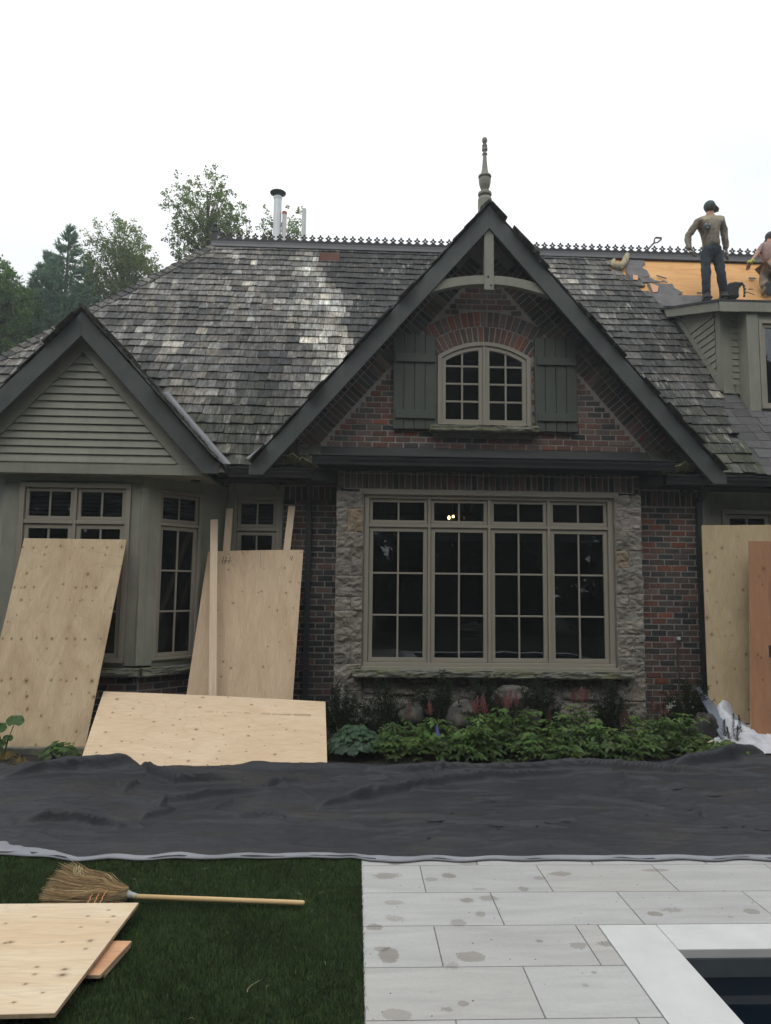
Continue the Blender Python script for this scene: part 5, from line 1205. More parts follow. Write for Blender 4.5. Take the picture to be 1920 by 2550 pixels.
def pl_at(par, px, py_lo, py_hi, Y, w_, col, seed):
    lo = onY(px, py_lo, Y); hi = onY(px, py_hi, Y); plume(par, lo[0], Y, lo[2], hi[2]-lo[2], w_, col, seed)
for par, f, x, y0, y1, Y, w_, col in [(a1, zz4, 608, 400, 250, 8.0, .05, DPK), (a2, zz4, 750, 370, 272, 7.9, .045, PINK), (a10, zz4, 1075, 360, 235, 8.0, .05, PINK), (a10, zz4, 1108, 350, 215, 8.05, .05, PINK), (a10, zz4, 1135, 365, 250, 7.98, .045, PINK), (a10, zz4, 1055, 355, 270, 7.95, .04, PINK),
                                      (a4, zz4, 1270, 320, 220, 8.1, .05, DPK), (a4, zz4, 1305, 310, 188, 8.1, .05, PINK), (a4, zz4, 1350, 310, 205, 8.12, .05, PINK), (a4, zz4, 1290, 330, 240, 8.0, .05, PINK), (a4, zz4, 1210, 310, 225, 8.1, .03, BRN),
                                      (a6, zz5, 345, 270, 185, 8.15, .05, DPK), (a6, zz5, 400, 270, 165, 8.15, .05, PINK), (a6, zz5, 430, 270, 185, 8.15, .045, DPK), (a5, zz4, 1570, 420, 300, 7.9, .045, BRN), (a5, zz5, 175, 420, 300, 7.9, .045, BRN),
                                      (a7, zz5, 690, 400, 265, 8.0, .05, BRN), (a7, zz5, 715, 430, 330, 7.95, .05, BRN), (a7, zz5, 665, 420, 335, 7.95, .04, BRN), (a8, zz5, 875, 330, 250, 8.3, .05, DPK), (a8, zz5, 905, 345, 275, 8.3, .05, BRN), (a8, zz5, 940, 335, 270, 8.3, .045, BRN),
                                      (a9, zz5, 1355, 500, 380, 7.9, .035, (.03, .03, .02)), (a9, zz5, 1415, 510, 340, 7.95, .04, (.03, .03, .02)), (a9, zz5, 1465, 480, 350, 8.0, .035, (.04, .035, .022)), (a9, zz5, 1385, 520, 430, 7.9, .03, (.03, .03, .02)), (a9, zz5, 1440, 530, 420, 7.9, .03, (.03, .03, .02))]:
    px, py0 = f(x, y0); _, py1 = f(x, y1); pl_at(par, px, py0, py1, Y, w_, col, int(px))
def lobed(cx, cy, rx, ry, hz, n, seed, label, base, name='lobed_leaf_plant', ls=.075):
    r = random.Random(seed); t = thing(name, label, 'plant', (cx, cy, 0)); V = []; Fc = []; Cc = []; b = MB()
    for k in range(n):
        a = r.uniform(0, 2*pi); q = sqrt(r.random()); x = q*rx*cos(a); y = q*ry*sin(a); z = hz*(1-.7*q*q)*r.uniform(.75, 1.05)+.02; c = Vector((x, y, z))
        nr = (Vector((x*1.5, y*1.5-.12, .45))+rv(r)*.16).normalized(); u = nr.cross(Vector((0, 1, .1))).normalized(); w_ = nr.cross(u); s_ = ls*r.uniform(.7, 1.2)/2; n0 = len(V); V.append(tuple(c+nr*s_*.25)); m_ = 15; ph = r.uniform(0, 6)
        for i in range(m_): tt = 2*pi*i/m_+ph; rr = s_*(1+.20*cos(5*(tt-ph))+.05*cos(10*tt)); V.append(tuple(c+u*cos(tt)*rr+w_*sin(tt)*rr+nr*r.uniform(-.12, .12)*s_))
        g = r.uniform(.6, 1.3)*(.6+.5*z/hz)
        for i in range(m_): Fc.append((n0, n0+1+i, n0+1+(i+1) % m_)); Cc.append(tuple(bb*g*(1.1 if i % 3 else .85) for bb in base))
        if k % 2 == 0: b.tube([(x*.2, y*.2, 0), (x*.8, y*.8, z*.7), tuple(c)], [.003, .002, .002], 4, (.05, .06, .02))
    b.build('stem', M_leaf, t); np_mesh('foliage', V, Fc, M_leaf, t, col=np.array(Cc)); return t
c = onY(zz4(235, 0)[0], 1850, 7.72); lobed(c[0], 7.75, .32, .22, .30, 230, 21, 'bluish green lobed leaf clump right of the low plywood sheet', (.060, .115, .062))
c = onY(147, 1895, 7.55); lobed(c[0], 7.55, .18, .13, .17, 90, 22, 'small round green clump at the foot of the left sheet', (.07, .13, .035), ls=.065)
# big leaved plant at the far left and dry grass tufts
t = thing('squash_plant', 'young plant with big round leaves at the left edge', 'plant', tuple(onZ(8, 1893, 0))); o0 = t.location
b = MB(); V = []; Fc = []; Cc = []
for (px, py, s_) in ((38, 1795, .085), (-3, 1812, .08), (20, 1838, .05), (0, 1850, .06), (-25, 1790, .09)):
    c = Vector(onY(px, py, o0[1]))-o0; nr = Vector((.15*(px > 20), -.75, .65)).normalized(); u = nr.cross(Vector((0, 0, 1))).normalized(); w_ = u.cross(nr); n0 = len(V); V.append(tuple(c-nr*.015))
    for i in range(18): tt = 2*pi*i/18; rr = s_*(1-.28*(abs(tt-pi*1.5) < .45))*(1+.05*cos(6*tt)); V.append(tuple(c+u*cos(tt)*rr+w_*sin(tt)*rr*.8+nr*.01*sin(3*tt)))
    for i in range(18): Fc.append((n0, n0+1+i, n0+1+(i+1) % 18)); Cc.append((.05*(1+.2*(i % 2)), .115*(1+.2*(i % 2)), .032))
    b.tube([(0, 0, 0), (c.x*.4, 0, c.z*.55), tuple(c-w_*s_*.3)], [.007, .005, .004], 6, (.08, .13, .04))
b.build('stem', M_leaf, t); np_mesh('foliage', V, Fc, M_leaf, t, col=np.array(Cc))
def tuft(px, py, n, seed, label):
    r = random.Random(seed); c = onZ(px, py, 0); b = MB()
    for k in range(n):
        a = r.uniform(0, 2*pi); l = r.uniform(.05, .13); h_ = r.uniform(.02, .09); b.tube([(c[0], c[1], 0), (c[0]+cos(a)*l*.5, c[1]+sin(a)*l*.5, h_), (c[0]+cos(a)*l, c[1]+sin(a)*l, h_*.4)], [.003, .0025, .001], 4, tuple(q*r.uniform(.6, 1.2) for q in (.36, .27, .12)))
    tag(b.build('dry_grass_tuft', M_flow), label, 'dry grass')
tuft(12, 1893, 60, 1, 'tuft of dry straw under the big leaved plant'); tuft(52, 1905, 22, 2, 'small dry straw tuft on the soil before the curb')
# yew shrubs against the stone base
def yew(px, py, Y, w_, h_, seed, label, n=26):
    r = random.Random(seed); c = onY(px, py, Y); t = thing('yew_shrub', label, 'shrub', (c[0], Y, 0), 'dark yews against the stone base'); b = MB(); lv = Leaves()
    for k in range(n):
        a = r.uniform(-1.25, 1.25); l = h_*r.uniform(.55, 1.05); tip = Vector((sin(a)*w_*r.uniform(.5, 1.1), r.uniform(-.16, .06), max(.08, cos(a)*l))); mid = tip*.5+Vector((0, 0, .05)); b.tube([(0, 0, .0), tuple(mid), tuple(tip)], [.006, .004, .002], 4, (.035, .025, .018))
        d = (tip-mid).normalized()
        for i in range(38):
            f = r.uniform(.25, 1.); p = (mid*2*f if f < .5 else mid.lerp(tip, (f-.5)*2)); s_ = r.choice((-1, 1)); sd = Vector((d.z, r.uniform(-.5, .5), -d.x))*s_; g = r.uniform(.5, 1.4)
            dd = (sd+d*.7).normalized(); lv.leaf(p, dd, Vector((0, -1, .3)), r.uniform(.03, .06), .008, (.013*g, .026*g, .010*g), .1)
            if i % 2: lv.leaf(p+dd*.02, (dd+rv(r)*.6).normalized(), Vector((0, -1, .3)), .035, .008, (.016*g, .032*g, .011*g), .1)
    b.build('branch', M_needle, t); lv.build('foliage', M_needle, t)
for k, (f, x, w_, h_, lab) in enumerate([(zz4, 130, .26, .58, 'dark yew at the foot of the left stone pillar'), (zz4, 430, .28, .60, 'dark yew between the left pillar and the first thin pink plume'), (zz4, 700, .24, .60, 'thin dark yew behind the pair of small pink plumes'), (zz4, 830, .20, .72, 'narrow upright dark yew left of the grey boulder'), (zz4, 1130, .24, .70, 'dark yew rising behind the dense pink plumes'), (zz4, 1480, .30, .66, 'broad dark yew right of the raised pink plumes'), (zz5, 130, .26, .62, 'dark yew behind the brown plumes at the right window half'), (zz5, 600, .28, .62, 'dark yew at the foot of the right stone pillar'), (zz5, 1120, .34, .66, 'dense dark yew under the wall pipe on the brick wall')]):
    px = f(x, 0)[0]; yew(px, 1830, 8.60 if k < 8 else 8.75, w_*1.5, h_*1.12, 40+k, lab, 40 if k < 8 else 60)
def boulder(px, py, Y, rx, rz, seed, label, col=(.11, .105, .095)):
    c = onY(px, py, Y); V = []; n = 26; m_ = 16
    for j in range(m_+1):
        for i in range(n):
            a = 2*pi*i/n; t_ = pi*j/m_; d = Vector((sin(t_)*cos(a), sin(t_)*sin(a), cos(t_))); k = 1+.34*noise.noise(d*1.7+Vector((seed, 0, 0)))+.20*abs(noise.noise(d*3.6+Vector((0, seed, 0))))+.06*noise.noise(d*9); V.append((c[0]+d.x*rx*k, Y+d.y*rx*.7*k, max(-.03, c[2]+d.z*rz*k)))
    Fq = [(j*n+i, j*n+(i+1) % n, (j+1)*n+(i+1) % n, (j+1)*n+i) for j in range(m_) for i in range(n)]
    tag(np_mesh('boulder', V, [f[::-1] for f in Fq], M_stone, col=np.tile(np.array([col]), (len(Fq), 1))), label, 'boulder', 'boulders in the flower bed')
boulder(*zz4(955, 365), 8.6, .19, .16, 3, 'grey boulder between the thin yew and the dense pink plumes'); boulder(*zz4(625, 360), 8.5, .13, .14, 5, 'small boulder behind the first thin pink plume', (.06, .06, .055)); boulder(*zz4(565, 300), 8.6, .07, .07, 8, 'pale small stone high on the bed at the left'); boulder(*zz4(1450, 395), 8.5, .12, .13, 9, 'dark boulder right of the raised pink plumes', (.055, .055, .05)); boulder(*zz5(1225, 465), 8.2, .17, .19, 12, 'round dark boulder beside the grey plastic sheet', (.035, .033, .033)); boulder(*zz4(1330, 240), 8.72, .22, .14, 14, 'wide grey stone behind the raised pink plumes')
# white flowers and the blue plant marker
t = thing('white_flower_plant', 'little white flowers in front of the brick wall', 'plant', tuple(onY(*zz5(985, 420), 8.5))); b = MB(); lf = Vector(t.location)
r = random.Random(9)
for k in range(26):
    cx_, cy_ = random.choice([(985, 295), (985, 295), (1132, 295), (1000, 275), (970, 310)]) if k > 8 else (985, 295); p = Vector(onY(*zz5(cx_+r.gauss(0, 12), cy_+r.gauss(0, 14)), 8.5+r.gauss(0, .03)))-lf; b.ball(tuple(p), r.uniform(.006, .012), (.42, .42, .39), 5); 
    if k % 4 == 0: b.tube([(0, 0, -.2), tuple(p)], .0015, 4, (.03, .05, .02))
b.build('blossom', M_flow, t)
p = onY(*zz4(800, 470), 7.6); b = MB(); b.extr([(p[0]-.008, p[1], p[2]+.055), (p[0]+.004, p[1], p[2]+.06), (p[0]+.030, p[1]-.004, p[2]-.05), (p[0]+.016, p[1]-.006, p[2]-.06), (p[0]-.012, p[1]-.004, p[2]-.02)], (0, .003, 0))
tag(b.build('plant_tag', paint('blue_plastic', (.13, .13, .42), .5)), 'small blue violet plant tag among the green leaves', 'plant tag')
# soil crumbs
r = random.Random(77); b = MB()
for k in range(500):
    x = r.uniform(-3.6, 4.2); y = r.uniform(7.25, 8.0); s_ = r.uniform(.004, .014); b.ball((x, y, .02), (s_, s_, s_*.6), tuple(q*r.uniform(.5, 1.8) for q in (.06, .048, .036)), 5)
tag(b.build('soil_crumbs', M_flow), 'loose soil crumbs and mulch on the flower bed', 'mulch', kind='stuff')

# ================================================================= ROOF THINGS
e = onP(*z7(230, 800), (0, -TP, 1), 3.27-TP*9.05+.05)
n = NT('yellowed_foam'); c = n.ramp(n.noise(n.obj, 14, 5), [(.3, (.20, .18, .11)), (.7, (.42, .37, .25))]); n.bump(n.noise(n.obj, 20, 4), .6, .02); M_foam = n.fin(c, .95)
t = thing('foam_bundle', 'worn yellowish bent bundle lying on the shakes below the ridge', 'bundle', tuple(e)); e = Vector(e)
def r7(x, y, Yo=0.): q = onP(*z7(x, y), (0, -TP, 1), 3.27-TP*9.05+.08+Yo); return Vector(q)-e
b = MB(); b.tube([r7(245, 735), r7(225, 790), r7(195, 840), r7(185, 870)], [.055, .065, .06, .03], 10); b.build('shaft', M_foam, t, smooth=True)
b = MB(); b.tube([r7(200, 850), r7(150, 850), r7(115, 835), r7(105, 800), r7(118, 775)], [.055, .07, .06, .05, .02], 10); b.build('foot', M_foam, t, smooth=True)
# shovel standing behind the ridge
t = thing('shovel', 'shovel handle with a D grip poking up over the ridge cresting', 'shovel', (5.78, 13.7, 8.1)); lo = Vector(t.location)
q = lambda x, y: Vector(onY(*z7(x, y), 13.62))-lo
M_sh = paint('shovel_grip', (.055, .06, .07), .5)
b = MB(); b.tube([q(330, 790), q(440, 690), q(512, 612)], .016, 8); b.build('shaft', M_sh, t)
b = MB(); P5 = [q(512, 612), q(515, 575), q(530, 562), q(585, 568), q(582, 580), q(545, 610), q(512, 616)]; b.tube(P5, [.015, .015, .019, .021, .016, .015, .014], 8); b.build('grip', M_sh, t)
# torn scraps on the bare deck
for k, (x, y, a, l, w_, lab) in enumerate([(585, 955, .7, .20, .04, 'narrow torn shingle strip on the bare deck, left of the standing roofer'), (615, 1000, .9, .12, .03, 'short torn sliver below the narrow strip on the bare deck'), (965, 1112, .1, .13, .05, 'flat dark scrap by the standing roofer\'s left foot'), (1480, 968, .05, .15, .07, 'flat grey scrap beside the crouching roofer\'s knee'), (1465, 1075, .0, .10, .015, 'thin dark sliver right of the backpack'), (1460, 1115, .8, .16, .015, 'thin slanting lath leaning right of the backpack')]):
    c = P_main(*z7(x, y), .012); M_ = Matrix.Translation(c) @ Matrix.Rotation(math.atan(TP), 4, 'X') @ Matrix.Rotation(-a, 4, 'Z'); b = MB()
    b.extr([M_ @ Vector(p_) for p_ in ((-l/2, -w_*.3, 0), (-l*.2, -w_/2, 0), (l/2, -w_*.1, 0), (l*.4, w_/2, 0), (-l*.4, w_*.4, 0))], (0, -.008, .01)); tag(b.build('shingle_scrap', M_felt), lab, 'roof scrap', 'torn scraps on the bare roof deck')

# ================================================================= PEOPLE
def skin(name, J, E_, m, parent, root=None, sub=2, org=Vector((0, 0, 0)), smooth_it=0):
    names = list(J); me = bpy.data.meshes.new(name); me.from_pydata([tuple(Vector(J[k][0])-org) for k in names], [(names.index(a), names.index(c)) for a, c in E_], [])
    me.materials.append(m); o = bpy.data.objects.new(name, me); link(o, parent); sm = o.modifiers.new('skin', 'SKIN'); sm.use_smooth_shade = True
    if not me.skin_vertices: me.skin_vertices.new()
    for i, k in enumerate(names):
        r = J[k][1]; sv = me.skin_vertices[0].data[i]; sv.radius = r if hasattr(r, '__len__') else (r, r); sv.use_root = (k == (root or names[0]))
    ss = o.modifiers.new('sub', 'SUBSURF'); ss.levels = ss.render_levels = sub; return o
skin_m = paint('skin_tone', (.40, .22, .155), .6, .08)
def camo(name, a, b_, c_, sc=7):
    n = NT(name); f = n.noise(n.obj, sc, 4, .6); c = n.ramp(f, [(.38, a), (.5, b_), (.62, c_)]); n.bump(n.noise(n.obj, 18, 3), .5, .03); return n.fin(c, .85)
def wp(x, y, Y): return Vector(onY(1680+x*.14406, 480+y*.14406, Y))
def hand(par, base, d, side, m, org, s=1., curl=.5):
    """a mitten-free hand: palm plus five chains"""
    d = d.normalized(); side = side.normalized(); nrm = d.cross(side).normalized(); J = {'w': (base, .028*s), 'p': (base+d*.05*s, (.040*s, .02*s)), 'k': (base+d*.085*s, (.038*s, .016*s))}; E_ = [('w', 'p'), ('p', 'k')]
    for i, (o_, L_) in enumerate(((-.028, .07), (-.010, .08), (.010, .075), (.028, .06))):
        a = base+d*.085*s+side*o_*s; b1 = a+(d*1+nrm*curl*.4).normalized()*L_*.5*s; c1 = b1+(d*.6+nrm*curl).normalized()*L_*.5*s; J[f'a{i}'] = (a+d*.012*s, .010*s); J[f'b{i}'] = (b1, .0095*s); J[f'c{i}'] = (c1, .007*s); E_ += [('k', f'a{i}'), (f'a{i}', f'b{i}'), (f'b{i}', f'c{i}')]
    t0 = base+d*.03*s-side*.036*s; J['t0'] = (t0, .013*s); J['t1'] = (t0+(d*.6-side*.5).normalized()*.035*s, .011*s); J['t2'] = (t0+(d*.9-side*.3).normalized()*.062*s, .008*s); E_ += [('p', 't0'), ('t0', 't1'), ('t1', 't2')]
    return skin('glove', J, E_, m, par, 'w', 1, org)
def yoke_mat():
    n = NT('camouflage_shirt'); f = n.noise(n.obj, 6, 4, .6); c = n.ramp(f, [(.38, (.075, .062, .052)), (.5, (.24, .20, .15)), (.62, (.13, .125, .09))])
    sx_ = n.n('SeparateXYZ'); n.set(sx_.inputs[0], n.obj); ax = n.math('ABSOLUTE', n.math('ADD', sx_.outputs[0], .02)); lim = n.math('ADD', n.math('MULTIPLY', ax, -.35), 1.62)
    up = n.math('MULTIPLY', n.math('GREATER_THAN', sx_.outputs[2], lim), n.math('LESS_THAN', ax, .20)); c = n.mix(up, c, n.ramp(f, [(.3, (.28, .25, .165)), (.7, (.33, .29, .20))]))
    n.bump(n.noise(n.obj, 18, 3), .5, .03); return n.fin(c, .85)
def person1():
    Y = 12.1; t = thing('person', 'roofer standing on the dormer roof, back turned, in camouflage top, dark trousers and grey cap', 'person', (6.29, Y, 6.76)); org = Vector(t.location)
    g = lambda x, y, dy=0.: wp(x, y, Y+dy)
    pel, ch, nk = g(640, 1010), g(595, 560), g(600, 400)
    head = g(615, 255, .01); J = {'pel': (pel, (.10, .085)), 'wst': (g(635, 880), (.10, .08)), 'ch': (g(610, 640), (.12, .085)), 'up': (g(595, 470), (.10, .07)), 'nk': (g(603, 385), .058), 'hb': (g(608, 320), .06), 'hd': (head, (.078, .085)), 'ht': (g(615, 190), .06)}
    E_ = [('pel', 'wst'), ('wst', 'ch'), ('ch', 'up'), ('up', 'nk'), ('nk', 'hb'), ('hb', 'hd'), ('hd', 'ht')]
    arms = {'l': [g(405, 500), g(225, 755, .06), g(250, 1010, -.02)], 'r': [g(800, 465), g(862, 715, .05), g(890, 1000, -.04)]}
    legs = {'l': [g(535, 1080), g(548, 1460, -.03), g(548, 1760, .03)], 'r': [g(745, 1080), g(815, 1460, -.04), g(838, 1740, .06)]}
    for s_, P in arms.items():
        J['s'+s_] = (P[0], .055); J['e'+s_] = (P[1], .040); J['w'+s_] = (P[2], .028); E_ += [('up', 's'+s_), ('s'+s_, 'e'+s_), ('e'+s_, 'w'+s_)]
    for s_, P in legs.items():
        J['h'+s_] = (P[0], .068); J['k'+s_] = (P[1], .050); J['a'+s_] = (P[2], .04); J['t'+s_] = (P[2]+Vector((.03, .16, -.05)), .035); E_ += [('pel', 'h'+s_), ('h'+s_, 'k'+s_), ('k'+s_, 'a'+s_), ('a'+s_, 't'+s_)]
    skin('body', J, E_, skin_m, t, 'pel', 2, org)
    # shirt
    K = {'b': (g(642, 1010), (.205, .145)), 'w': (g(632, 850), (.195, .135)), 'c': (g(610, 660), (.215, .150)), 'u': (g(598, 490), (.175, .120)), 'n': (g(603, 405), .075)}
    E2 = [('b', 'w'), ('w', 'c'), ('c', 'u'), ('u', 'n')]
    for s_, P in arms.items():
        K['s'+s_] = (P[0], .080); K['m'+s_] = (P[0].lerp(P[1], .5), .072); K['e'+s_] = (P[1], .062); K['f'+s_] = (P[1].lerp(P[2], .5), .056); K['w'+s_] = (P[1].lerp(P[2], .96), .046); E2 += [('u', 's'+s_), ('s'+s_, 'm'+s_), ('m'+s_, 'e'+s_), ('e'+s_, 'f'+s_), ('f'+s_, 'w'+s_)]
    sh = skin('shirt', K, E2, yoke_mat(), t, 'b', 2, org)
    tx = bpy.data.textures.new('wrinkle', 'CLOUDS'); tx.noise_scale = .09; dm = sh.modifiers.new('wr', 'DISPLACE'); dm.texture = tx; dm.strength = .045; dm.mid_level = .5
    L_ = {'p': (g(642, 1030), (.200, .145)), 'p2': (g(640, 905), (.200, .135))}; E3 = [('p', 'p2')]
    for s_, P in legs.items():
        L_['h'+s_] = (P[0], .108); L_['m'+s_] = (P[0].lerp(P[1], .5), .088); L_['k'+s_] = (P[1], .086); L_['c'+s_] = (P[1].lerp(P[2], .5), .080); L_['a'+s_] = (P[1].lerp(P[2], 1.06), .078); E3 += [('p', 'h'+s_), ('h'+s_, 'm'+s_), ('m'+s_, 'k'+s_), ('k'+s_, 'c'+s_), ('c'+s_, 'a'+s_)]
    tr = skin('trousers', L_, E3, camo('dark_denim', (.020, .028, .040), (.026, .036, .05), (.032, .042, .056), 6), t, 'p', 2, org)
    dm = tr.modifiers.new('wr', 'DISPLACE'); dm.texture = tx; dm.strength = .04; dm.mid_level = .5
    for s_, P in legs.items():
        a = P[2]+Vector((0, 0, -.03)); skin('boot', {'b': (a+Vector((0, 0, .10)), .07), 'a': (a, .072), 'h': (a+Vector((0, -.02, -.055)), .06), 'm': (a+Vector((.02, .08, -.06)), .045), 't': (a+Vector((.04, .19, -.065)), .035)}, [('b', 'a'), ('a', 'h'), ('h', 'm'), ('m', 't')], M_black, t, 'a', 2, org)
    gl = camo('grey_work_glove', (.19, .185, .17), (.30, .29, .27), (.25, .24, .22), 14)
    hand(t, arms['l'][2], g(390, 1145)-arms['l'][2], Vector((.2, 1, 0)), gl, org, 1.12, .55); hand(t, arms['r'][2], g(905, 1140)-arms['r'][2], Vector((0, -1, 0)), gl, org, 1.12, -.5)
    # hair, cap
    b = MB(); c = g(612, 245)-org; b.ball((c.x-.01, c.y-.005, c.z-.02), (.088, .10, .095), None, 14); b.build('hair', paint('short_brown_hair', (.05, .035, .025), .8), t, smooth=True)
    capm = paint('grey_cap_cloth', (.062, .082, .085), .8, .2); b = MB(); b.ball((c.x-.012, c.y-.003, c.z+.012), (.098, .112, .098), None, 18)
    b.extr([(c.x+.03, c.y+.08, c.z+.0), (c.x+.078, c.y-.05, c.z+.01), (c.x+.15, c.y-.03, c.z-.045), (c.x+.175, c.y+.04, c.z-.06), (c.x+.14, c.y+.12, c.z-.045)], (0, 0, .014)); b.build('cap', capm, t, smooth=True)
    b = MB(); f_ = g(668, 300)-org; b.ball((f_.x+.01, f_.y+.05, f_.z), (.018, .03, .022), None, 8); b.build('nose', skin_m, t)
    b = MB(); b.ball((c.x-.025, c.y-.07, c.z-.045), (.012, .012, .026), None, 8); b.build('ear', skin_m, t)
    # respirator/strap between the shoulder blades
    b = MB(); d_ = g(562, 580, -.165)-org; b.ball(tuple(d_), (.065, .028, .07), None, 12); o = b.build('respirator', paint('respirator_rubber', (.05, .055, .06), .5), t, smooth=True)
    b = MB(); 
    for xx in (-.03, .03): b.ball((d_.x+xx, d_.y-.022, d_.z+.022), (.026, .012, .018), None, 8)
    b.ball((d_.x, d_.y-.024, d_.z-.035), (.02, .012, .014), None, 8); b.build('filter', paint('pale_filter', (.30, .32, .31), .6), o)
    b = MB(); b.tube([g(470, 440, -.10)-org, g(530, 520, -.155)-org, d_], .006, 5); b.tube([g(655, 420, -.10)-org, g(610, 500, -.155)-org, d_], .006, 5); b.build('strap', M_black, t)
person1()
def person2():
    Y = 12.45; g = lambda x, y, dy=0.: wp(x, y, Y+dy)
    t = thing('person', 'roofer crouching at the right edge in faded pink shirt and khaki trousers', 'person', tuple(g(1680, 1750))); org = Vector(t.location)
    J = {'pel': (g(1690, 1280), (.09, .08)), 'wst': (g(1690, 1150), (.09, .08)), 'ch': (g(1655, 1000, .08), (.10, .08)), 'up': (g(1660, 900, .14), (.085, .06)), 'nk': (g(1650, 850, .18), .055), 'hd': (g(1660, 770, .2), (.075, .085)), 'ht': (g(1665, 720, .2), .06)}
    E_ = [('pel', 'wst'), ('wst', 'ch'), ('ch', 'up'), ('up', 'nk'), ('nk', 'hd'), ('hd', 'ht')]
    al = [g(1520, 930, .12), g(1410, 1080, .05), g(1320, 1195, 0)]; ar = [g(1800, 930, .12), g(1880, 1080, .05), g(1800, 1200, 0)]
    ll = [g(1620, 1320), g(1530, 1470, .1), g(1560, 1640, -.12)]; lr = [g(1770, 1330), g(1700, 1500, .2), g(1680, 1650, -.1)]
    for s_, P in (('l', al), ('r', ar)):
        J['s'+s_] = (P[0], .055); J['e'+s_] = (P[1], .040); J['w'+s_] = (P[2], .028); E_ += [('up', 's'+s_), ('s'+s_, 'e'+s_), ('e'+s_, 'w'+s_)]
    for s_, P in (('l', ll), ('r', lr)):
        J['h'+s_] = (P[0], .08); J['k'+s_] = (P[1], .056); J['a'+s_] = (P[2], .04); E_ += [('pel', 'h'+s_), ('h'+s_, 'k'+s_), ('k'+s_, 'a'+s_)]
    skin('body', J, E_, skin_m, t, 'pel', 2, org)
    K = {'b': (g(1690, 1250), (.19, .16)), 'c': (g(1655, 1030, .08), (.200, .15)), 'u': (g(1660, 915, .14), (.175, .12)), 'n': (g(1655, 865, .17), .062)}; E2 = [('b', 'c'), ('c', 'u'), ('u', 'n')]
    for s_, P in (('l', al), ('r', ar)): K['s'+s_] = (P[0], .066); K['e'+s_] = (P[0].lerp(P[1], .75), .05); E2 += [('u', 's'+s_), ('s'+s_, 'e'+s_)]
    sh = skin('shirt', K, E2, camo('faded_pink_cotton', (.25, .165, .145), (.29, .195, .17), (.27, .18, .155), 5), t, 'b', 2, org)
    tx = bpy.data.textures.new('wrinkle2', 'CLOUDS'); tx.noise_scale = .09; dm = sh.modifiers.new('wr', 'DISPLACE'); dm.texture = tx; dm.strength = .02
    L_ = {'p': (g(1690, 1260), (.19, .155))}; E3 = []
    for s_, P in (('l', ll), ('r', lr)): L_['h'+s_] = (P[0], .120); L_['k'+s_] = (P[1], .092); L_['a'+s_] = (P[2], .074); E3 += [('p', 'h'+s_), ('h'+s_, 'k'+s_), ('k'+s_, 'a'+s_)]
    tr = skin('trousers', L_, E3, camo('khaki_cotton', (.19, .145, .11), (.23, .18, .135), (.16, .125, .095), 5), t, 'p', 2, org); dm = tr.modifiers.new('wr', 'DISPLACE'); dm.texture = tx; dm.strength = .03
    for P, nm, mm in ((ll, 'boot', camo('grey_sock', (.2, .19, .17), (.26, .25, .22), (.22, .21, .19))), (lr, 'boot', M_black)):
        a = P[2]; skin(nm, {'a': (a, .05), 'h': (a+Vector((.0, -.05, -.04)), .052), 't': (a+Vector((0, .10, -.10)), .045)}, [('a', 'h'), ('h', 't')], mm, t, 'a', 2, org)
    b = MB(); s_ = g(1618, 1640, -.18)-org; b.beam(s_+Vector((0, 0, .10)), s_+Vector((.01, 0, -.15)), (0, 1, 0), .10, .05); b.build('boot_sole', M_black, t, bevel=.015)
    gl = paint('lime_glove', (.50, .56, .10), .7); hand(t, al[2], g(1300, 1290)-al[2]+Vector((0, .1, 0)), Vector((1, 0, 0)), skin_m, org, 1., .5)
    b = MB(); w0 = al[2]-org; 
    for k in range(9): b.ball((w0.x+.045*cos(k*.7), w0.y+.04*sin(k*.7), w0.z+random.uniform(-.02, .025)), (.026, .022, .03), None, 6)
    b.build('glove_cuff', gl, t)
    c = g(1660, 765, .2)-org; b = MB(); b.ball((c.x, c.y, c.z+.008), (.098, .11, .095), None, 16); b.extr([(c.x-.05, c.y+.06, c.z), (c.x+.05, c.y+.06, c.z), (c.x+.04, c.y+.17, c.z-.03), (c.x-.04, c.y+.17, c.z-.03)], (0, 0, .012)); b.build('cap', paint('navy_cap', (.05, .055, .07), .8), t, smooth=True)
    b = MB(); b.ball((c.x, c.y-.005, c.z-.035), (.085, .095, .07), None, 14); b.build('hair', paint('brown_hair', (.07, .045, .03), .8), t, smooth=True)
person2()
# backpack beside the standing roofer
t = thing('backpack', 'black backpack with a dotted shoulder strap standing behind the dormer edge', 'backpack', tuple(wp(1010, 1800, 12.1))); org = Vector(t.location); g = lambda x, y, dy=0.: wp(x, y, 12.1+dy)-org
n = NT('backpack_nylon'); n.bump(n.noise(n.obj, 14, 4), .6, .03); M_bp = n.fin((.012, .014, .018), .6)
b = MB(); fr = [g(835, 1800), g(870, 1650), g(900, 1590), (g(960, 1545)), g(1060, 1525), g(1150, 1535), g(1190, 1580), g(1130, 1640), g(1120, 1720), g(1135, 1800)]; b.extr(fr, (0, .2, 0)); b.build('bag', M_bp, t, bevel=.03)
b = MB(); st_ = [g(1150, 1555, -.02), g(1190, 1590, -.05), g(1210, 1660, -.06), g(1212, 1740, -.06), g(1200, 1805, -.04)]; b.tube(st_, [.018, .02, .022, .022, .018], 8); so_ = b.build('shoulder_strap', M_bp, t)
b = MB()
for f in (.25, .45, .65, .85): k = int(f*4); p = st_[k].lerp(st_[min(k+1, 4)], f*4-k); b.ball((p.x, p.y-.022, p.z), (.009, .005, .012), None, 6)
b.build('strap_stud', M_white, so_)

